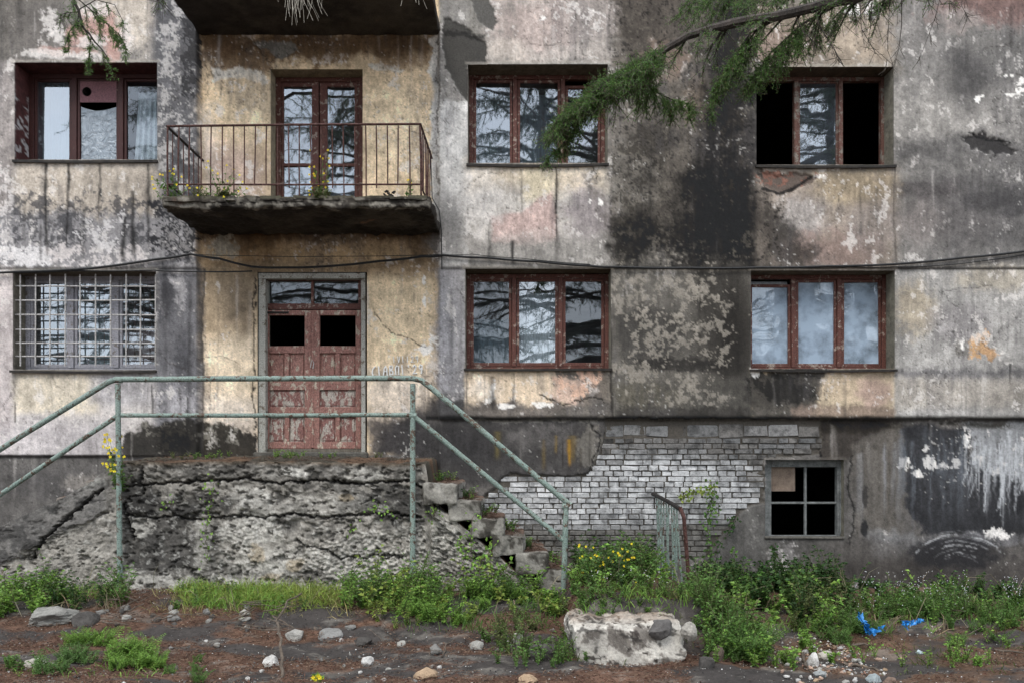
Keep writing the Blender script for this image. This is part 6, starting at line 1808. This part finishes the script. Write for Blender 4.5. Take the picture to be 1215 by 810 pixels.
# fine litter and gravel
Lf = Leaves(); n = 90000
x = g_.uniform(-6.6, 6.6, n); y = g_.uniform(-4.2, -.9, n); m_ = fbm(x * 1.3, y * 2.6, 80, 5, .6) + g_.uniform(-.1, .1, n) > -.02
x, y = x[m_], y[m_]; n = len(x)
P = np.stack([x, y, Hg(x, y) + .012 + g_.uniform(0, .012, n)], 1); d = rand_dirs(n, 0); d[:, 2] *= .25
cc = np.where(g_.random((n, 1)) < .6, np.array([[.12, .06, .042]]), np.array([[.19, .13, .09]])) * g_.uniform(.4, 1.3, (n, 1))
Lf.add(P, d, rand_dirs(n, 2), g_.uniform(.012, .05, n), g_.uniform(.003, .010, n), cc)
x, y = spots(9000, 500, 810, 7.2, 9.9); zz = Hg(x, y); k = (x > .55); x, y, zz = x[k], y[k], zz[k]; n = len(x)
Lf.add(np.stack([x, y, zz + .015], 1), rand_dirs(n, 0) * [1, 1, .3], rand_dirs(n, 2), .035, .007, np.array([[.13, .07, .045]]) * g_.uniform(.5, 1.4, (n, 1)))
# litter on the treads
tx, ty, tz = [], [], []
for i in range(6):
    for q in range(420):
        u = 505 + 27 * i + g_.uniform(2, 30); yy = g_.uniform(-1.1, 0); tx.append((u - 607.5) * sF); ty.append(yy); tz.append(EYE + (545 - (574 + 20.6 * i)) * sF + g_.uniform(0, .03) + .02 * (yy > -.4))
for q in range(1300):
    xx = g_.uniform(-4.1, -.95); yy = g_.uniform(-1.15, 0); tx.append(xx); ty.append(yy); tz.append(top_z(xx, yy) + g_.uniform(0, .015))
P = np.stack([tx, ty, tz], 1); n = len(P)
Lf.add(P, rand_dirs(n, 0) * [1, 1, .3], rand_dirs(n, 2), g_.uniform(.02, .05, n), .008, np.array([[.10, .062, .045]]) * g_.uniform(.5, 1.3, (n, 1)))
Lf.build('leaf_litter', M['litter'], 'reddish brown needles and leaf litter on the soil', 'leaf litter', None, 'stuff')
def gravel(n, x0, x1, y0, y1, s0, s1, cols, label):
    oct_ = np.array([[1, 0, 0], [-1, 0, 0], [0, 1, 0], [0, -1, 0], [0, 0, 1], [0, 0, -1]], np.float32); of = np.array([[0, 2, 4], [2, 1, 4], [1, 3, 4], [3, 0, 4], [2, 0, 5], [1, 2, 5], [3, 1, 5], [0, 3, 5]])
    x = g_.uniform(x0, x1, n); y = g_.uniform(y0, y1, n); s_ = np.exp(g_.uniform(math.log(s0), math.log(s1), n))
    V = oct_[None] * g_.uniform(.5, 1.2, (n, 6, 1)) * s_[:, None, None] * [1, 1, .7] + np.stack([x, y, Hg(x, y) + .01], 1)[:, None]
    ang = g_.uniform(0, 6.28, n)[:, None]; c_, sn = np.cos(ang), np.sin(ang); cx = x[:, None]; cy = y[:, None]; dx, dy = V[..., 0] - cx, V[..., 1] - cy
    V[..., 0] = cx + dx * c_ - dy * sn; V[..., 1] = cy + dx * sn + dy * c_
    Fg = (np.arange(n)[:, None, None] * 6 + of[None]).reshape(-1, 3); cols = np.array([L(*c) for c in cols]); cc = cols[g_.integers(0, len(cols), n)] * g_.uniform(.6, 1.2, (n, 1))
    tag(link_mesh('gravel', np_mesh('gravel', V.reshape(-1, 3), Fg, False, np.repeat(cc, 6, 0)), M['conc']), label, 'gravel', None, 'stuff')
gravel(10000, -6.4, 6.4, -4.2, -1.3, .003, .011, [DRK, DRK, DRK, (60, 58, 58), (60, 58, 58), GRY, GRY, (70, 60, 54), PAL, (212, 210, 206)], 'fine grey and white gravel strewn over the soil')
gravel(420, 2.2, 2.9, -3.5, -2.5, .005, .018, [WHT, PAL, TAN, GRY, (180, 140, 120)], 'pale pebbles and rubble crumbs in the scree at the right')

# ------------------------------------------------------------------ cedars
def needles(Lf, A, B, n, ln, wd, col, splay=.9):
    """needle tufts along many twigs: A, B arrays of segment ends"""
    m_ = len(A); i = g_.integers(0, m_, n); t = g_.uniform(0, 1, (n, 1)); P = A[i] * (1 - t) + B[i] * t; ax = (B - A)[i]; ax /= np.maximum(np.linalg.norm(ax, axis=1, keepdims=True), 1e-6)
    d = g_.normal(size=(n, 3)) * splay + ax * .7; Lf.add(P, d, rand_dirs(n, 0), ln * g_.uniform(.6, 1.2, n), wd, cvar(col, n, .45), .0)
def grow(path, r0, r1, n_side, ln0, ln1, down=.35, mb=None, side=None, twigs=6, tl=(.06, .22), start=.15):
    """side branches and twigs along a limb; returns twig segments"""
    P = [Vector(p) for p in path]; L_ = [0]
    for a, b in zip(P[:-1], P[1:]): L_.append(L_[-1] + (b - a).length)
    def at(t):
        s_ = t * L_[-1]
        for k in range(len(P) - 1):
            if s_ <= L_[k + 1] or k == len(P) - 2:
                q = (s_ - L_[k]) / max(1e-6, L_[k + 1] - L_[k]); return P[k].lerp(P[k + 1], q), (P[k + 1] - P[k]).normalized()
    A, B = [], []
    for i in range(n_side):
        t = start + (1 - start) * (i + random.random()) / n_side; p, d = at(min(t, .999)); ln = (ln0 + (ln1 - ln0) * t) * random.uniform(.5, 1.15)
        s_ = d.cross(Vector((0, 0, 1))).normalized() * random.choice((-1, 1)); v = (s_ * random.uniform(.4, 1) + d * random.uniform(.2, .9) + Vector((0, 0, -down * random.uniform(.2, 2)))).normalized()
        q = p; pts = [p]
        for k in range(5):
            v = (v + Vector((random.uniform(-.18, .18), random.uniform(-.18, .18), random.uniform(-.22, .06) - down * .10))).normalized(); nq = q + v * ln / 5
            A.append(q); B.append(nq); q = nq; pts.append(q)
            for w_ in range(twigs):
                tw = (v * .7 + Vector((random.gauss(0, .6), random.gauss(0, .6), random.gauss(-.15, .45)))).normalized(); A.append(q); B.append(q + tw * random.uniform(*tl) * (.5 + ln))
        if mb is not None: mb.tube(pts, r1 * 1.2, 4, r1=.001, cap=False)
    A.append(P[-2]); B.append(P[-1])
    return np.array([tuple(a) for a in A], np.float32), np.array([tuple(b) for b in B], np.float32)

def near_cedar(root, trunk_pts, limbs, label):
    T_ = empty('cedar_tree', root, label, 'tree')
    m = MB(); m.tube(trunk_pts, .26, 12, r1=.10, wob=.05); m.build('trunk', M['bark'], T_)
    lm = MB(); Lf = Leaves()
    for (pts, r, r1, ns, l0, l1, nn, kw) in limbs:
        P = [Vector(p) for p in pts]; out = []
        for a, b in zip(P[:-1], P[1:]):
            for k in range(3): out.append(a.lerp(b, k / 3) + Vector((random.uniform(-1, 1), random.uniform(-1, 1), random.uniform(-1, 1))) * r * .25)
        out.append(P[-1]); lm.tube(out, r, 8, r1=r1, wob=.08)
        if ns:
            A, B = grow(out, r, max(r1 * .5, .0035), ns, l0, l1, mb=lm, **kw)
            if nn:
                needles(Lf, A, B, nn, .026, .0042, (.085, .17, .04)); needles(Lf, A, B, nn // 3, .024, .004, (.15, .24, .06)); needles(Lf, A, B, nn // 14, .022, .004, (.16, .11, .06))
            Lf.ribbon(A, B, .0035, (.05, .04, .03))
    lm.build('branch', M['bark'], T_); Lf.build('needles', M['needle'], parent=T_)
    return T_
Yb = -2.6
w_ = lambda u, v, y=Yb: tuple(W(u, v, y))
L1 = [(5.2, -5.2, 6.3), w_(1200, -75, -3.4), w_(1090, -30), w_(1015, -4), w_(940, 16), w_(870, 29), w_(830, 37), w_(790, 58), w_(757, 72), w_(726, 92), w_(700, 110), w_(678, 126), w_(658, 146)]
near_cedar((5.6, -5.6, -.1), [(5.6, -5.6, -.1), (5.5, -5.5, 3), (5.2, -5.25, 6.3), (5.1, -5.2, 10)], [
    (L1[:8], .06, .030, 26, .4, .4, 5000, dict(down=.25, start=.42, twigs=5)),
    (L1[7:], .020, .003, 84, .42, .20, 28000, dict(down=.38, start=.0, twigs=6)),
    ([w_(1000, 2), w_(950, 30, -2.4), w_(915, 62, -2.4), w_(890, 95, -2.4)], .014, .003, 26, .40, .22, 11000, dict(down=.5, twigs=6)),
    ([w_(930, 18), w_(890, 40, -2.5), w_(862, 80, -2.5), w_(846, 112, -2.5)], .012, .003, 24, .34, .20, 9000, dict(down=.5, twigs=6)),
    ([w_(800, 52), w_(770, 74, -2.7), w_(735, 90, -2.8), w_(700, 112, -2.8)], .011, .003, 24, .32, .20, 8000, dict(down=.4, twigs=6)),
    ([w_(752, 88), w_(775, 108, -2.4), w_(800, 120, -2.4), w_(818, 124, -2.4)], .008, .003, 12, .26, .16, 5000, dict(down=.5, twigs=5)),
    ([w_(700, 110), w_(668, 172, -2.5), w_(648, 190, -2.5)], .006, .003, 8, .14, .10, 2600, dict(down=.6, twigs=6)),
    ([w_(1080, -26), w_(1020, -20, -2.4), w_(960, -14, -2.3), w_(880, -10, -2.2), w_(820, -4, -2.2)], .03, .004, 30, .42, .34, 9000, dict(down=.45, twigs=5, start=.3)),
    ([w_(1040, -20), w_(1000, 10, -2.4), w_(985, 26, -2.4)], .008, .003, 7, .18, .12, 1800, dict(down=.6)),
    ([w_(1075, -30), w_(1045, 4, -2.4), w_(1030, 14, -2.4)], .007, .003, 5, .16, .1, 1200, dict(down=.6)),
    ([w_(965, 0), w_(972, 30), w_(985, 52), w_(1000, 76)], .006, .0015, 5, .16, .1, 0, dict(down=.9, twigs=2)),
    ([w_(940, 14), w_(955, 40), w_(975, 58)], .004, .0015, 3, .14, .1, 0, dict(down=.9, twigs=1)),
    ([w_(1056, -20), w_(1055, 20), w_(1053, 60), w_(1060, 78)], .004, .0015, 2, .1, .08, 0, dict(down=1.2, twigs=1)),
    ([w_(1070, -20), w_(1070, 30), w_(1066, 60), w_(1058, 84)], .005, .0015, 3, .12, .08, 0, dict(down=1.2, twigs=1)),
    ([w_(1020, -6), w_(1022, 34), w_(1035, 56), w_(1058, 76)], .004, .0015, 3, .14, .08, 0, dict(down=1.2, twigs=1)),
    ([w_(1035, 0), w_(1032, 40), w_(1026, 62)], .0035, .0015, 2, .12, .08, 0, dict(down=1.2, twigs=1)),
    ([w_(1120, -20), w_(1110, 20), w_(1095, 60), w_(1090, 70)], .003, .001, 3, .1, .08, 0, dict(down=1.2, twigs=1)),
    ([w_(1150, -20), w_(1140, 5), w_(1148, 20), w_(1160, 22)], .003, .001, 3, .1, .08, 0, dict(down=1.0, twigs=1)),
    ([w_(1100, -24), w_(1118, 6), w_(1130, 4), w_(1136, -8)], .003, .001, 3, .1, .08, 0, dict(down=1.0, twigs=1)),
    ([(5.1, -5.2, 8), (3.4, -4.6, 8.6), (1.8, -4.2, 8.4)], .07, .01, 40, .8, .5, 9000, dict(down=.3)),
    ([(5.2, -5.2, 7), (6.6, -4.4, 7.4), (8.2, -3.8, 7.2)], .06, .01, 30, .8, .5, 7000, dict(down=.3))],
    'cedar whose long green limb reaches in from the top right before the upper windows')
near_cedar((-5.9, -5.8, -.1), [(-5.9, -5.8, -.1), (-5.8, -5.6, 4), (-5.6, -5.3, 8), (-5.5, -5.2, 10)], [
    ([(-5.7, -5.4, 6.6), (-4.9, -4.3, 6.5), w_(70, -60, -3), w_(84, -8, -3), w_(93, 12, -3), w_(97, 30, -3), w_(110, 46, -3), w_(122, 60, -3), w_(130, 73, -3)], .020, .003, 12, .34, .18, 1500, dict(down=.7, start=.66, twigs=3, tl=(.04, .12))),
    ([w_(86, -6, -3), w_(108, 12, -2.95), w_(124, 26, -2.9), w_(142, 42, -2.9), w_(150, 57, -2.9)], .006, .002, 10, .2, .14, 1500, dict(down=.7, twigs=3, tl=(.04, .12))),
    ([w_(93, 12, -3), w_(114, 0, -3), w_(136, 6, -3), w_(147, 28, -3)], .005, .002, 3, .12, .08, 260, dict(down=.7, twigs=2)),
    ([w_(95, 24, -3), w_(82, 38, -3.05), w_(77, 56, -3.05)], .005, .002, 5, .12, .08, 500, dict(down=.7, twigs=3, tl=(.04, .1))),
    ([w_(92, 15, -3), w_(80, 15, -3.05), w_(72, 18, -3.05)], .004, .002, 3, .1, .06, 160, dict(down=.5, twigs=2)),
    ([w_(108, 44, -3), w_(106, 60, -3), w_(105, 76, -3)], .004, .002, 4, .1, .08, 400, dict(down=.7, twigs=3, tl=(.04, .1))),
    ([w_(180, -40, -3), w_(190, -8, -3), w_(186, 2, -3)], .004, .001, 6, .2, .14, 120, dict(down=.9, twigs=2)),
    ([(-5.6, -5.3, 7.6), (-4, -4.8, 8.2), (-2.4, -4.4, 8.0)], .06, .01, 30, .8, .5, 6000, dict(down=.3))],
    'cedar at the left whose thin hanging sprig shows at the top of the picture')

def far_cedar(x, y, H, label, seed, R_=.34):
    rr = random.Random(seed); T_ = empty('cedar_tree', (x, y, 0), label, 'tree')
    m = MB(); m.tube([(x, y, -.3), (x + .1, y, H * .4), (x - .05, y + .1, H)], .34, 10, r1=.05, wob=.05); m.build('trunk', M['bark'], T_)
    bm_ = MB(); Lf = Leaves(); A = []; B = []
    nb = int(H * 8.5)
    for k in range(nb):
        z = 3.0 + (H - 3.3) * (k + rr.random()) / nb; a = rr.uniform(0, 6.28); ln = (H - z) * R_ * rr.uniform(.6, 1.2) + .6
        d = Vector((math.cos(a), math.sin(a), rr.uniform(.0, .3))); p = Vector((x, y, z)); pts = [p]; 
        for j in range(6):
            q = p + d * ln / 6; d = (d + Vector((rr.uniform(-.12, .12), rr.uniform(-.12, .12), -.09))).normalized()
            for w2 in range(9):
                s_ = Vector((rr.gauss(0, .8), rr.gauss(0, .8), rr.gauss(-.8, .5))).normalized() + d * .4; qq = q - d * ln / 6 * rr.random(); e = qq + s_ * rr.uniform(.15, .85); A.append(tuple(qq)); B.append(tuple(e))
            pts.append(q); p = q
        bm_.tube(pts, .02 + .012 * ln, 4, r1=.006, cap=False)
    A = np.array(A, np.float32); B = np.array(B, np.float32); n = len(A) * 7
    i = g_.integers(0, len(A), n); t = g_.uniform(0, 1, (n, 1)); P = A[i] * (1 - t) + B[i] * t + g_.normal(size=(n, 3)) * .02
    ax = (B - A)[i]; Lf.add(P, ax * 1.2 + g_.normal(size=(n, 3)) * .35 + [0, 0, -.1], rand_dirs(n, 2), g_.uniform(.09, .2, n), g_.uniform(.016, .032, n), cvar((.035, .07, .03), n, .4))
    Lf.ribbon(A, B, .014, (.04, .032, .025))
    bm_.build('branch', M['bark'], T_); Lf.build('needles', M['needle'], parent=T_)
far_cedar(-13.5, -24, 25, 'tall cedar far left behind the camera, seen only mirrored in the windows', 1)
far_cedar(-4.6, -20, 22, 'cedar behind the camera left of the middle, seen only mirrored in the windows', 2)
far_cedar(2.2, -21, 26, 'cedar behind the camera right of the middle, seen only mirrored in the windows', 3)
far_cedar(11.5, -20, 22, 'cedar to the right behind the camera, seen only mirrored in the windows', 4)
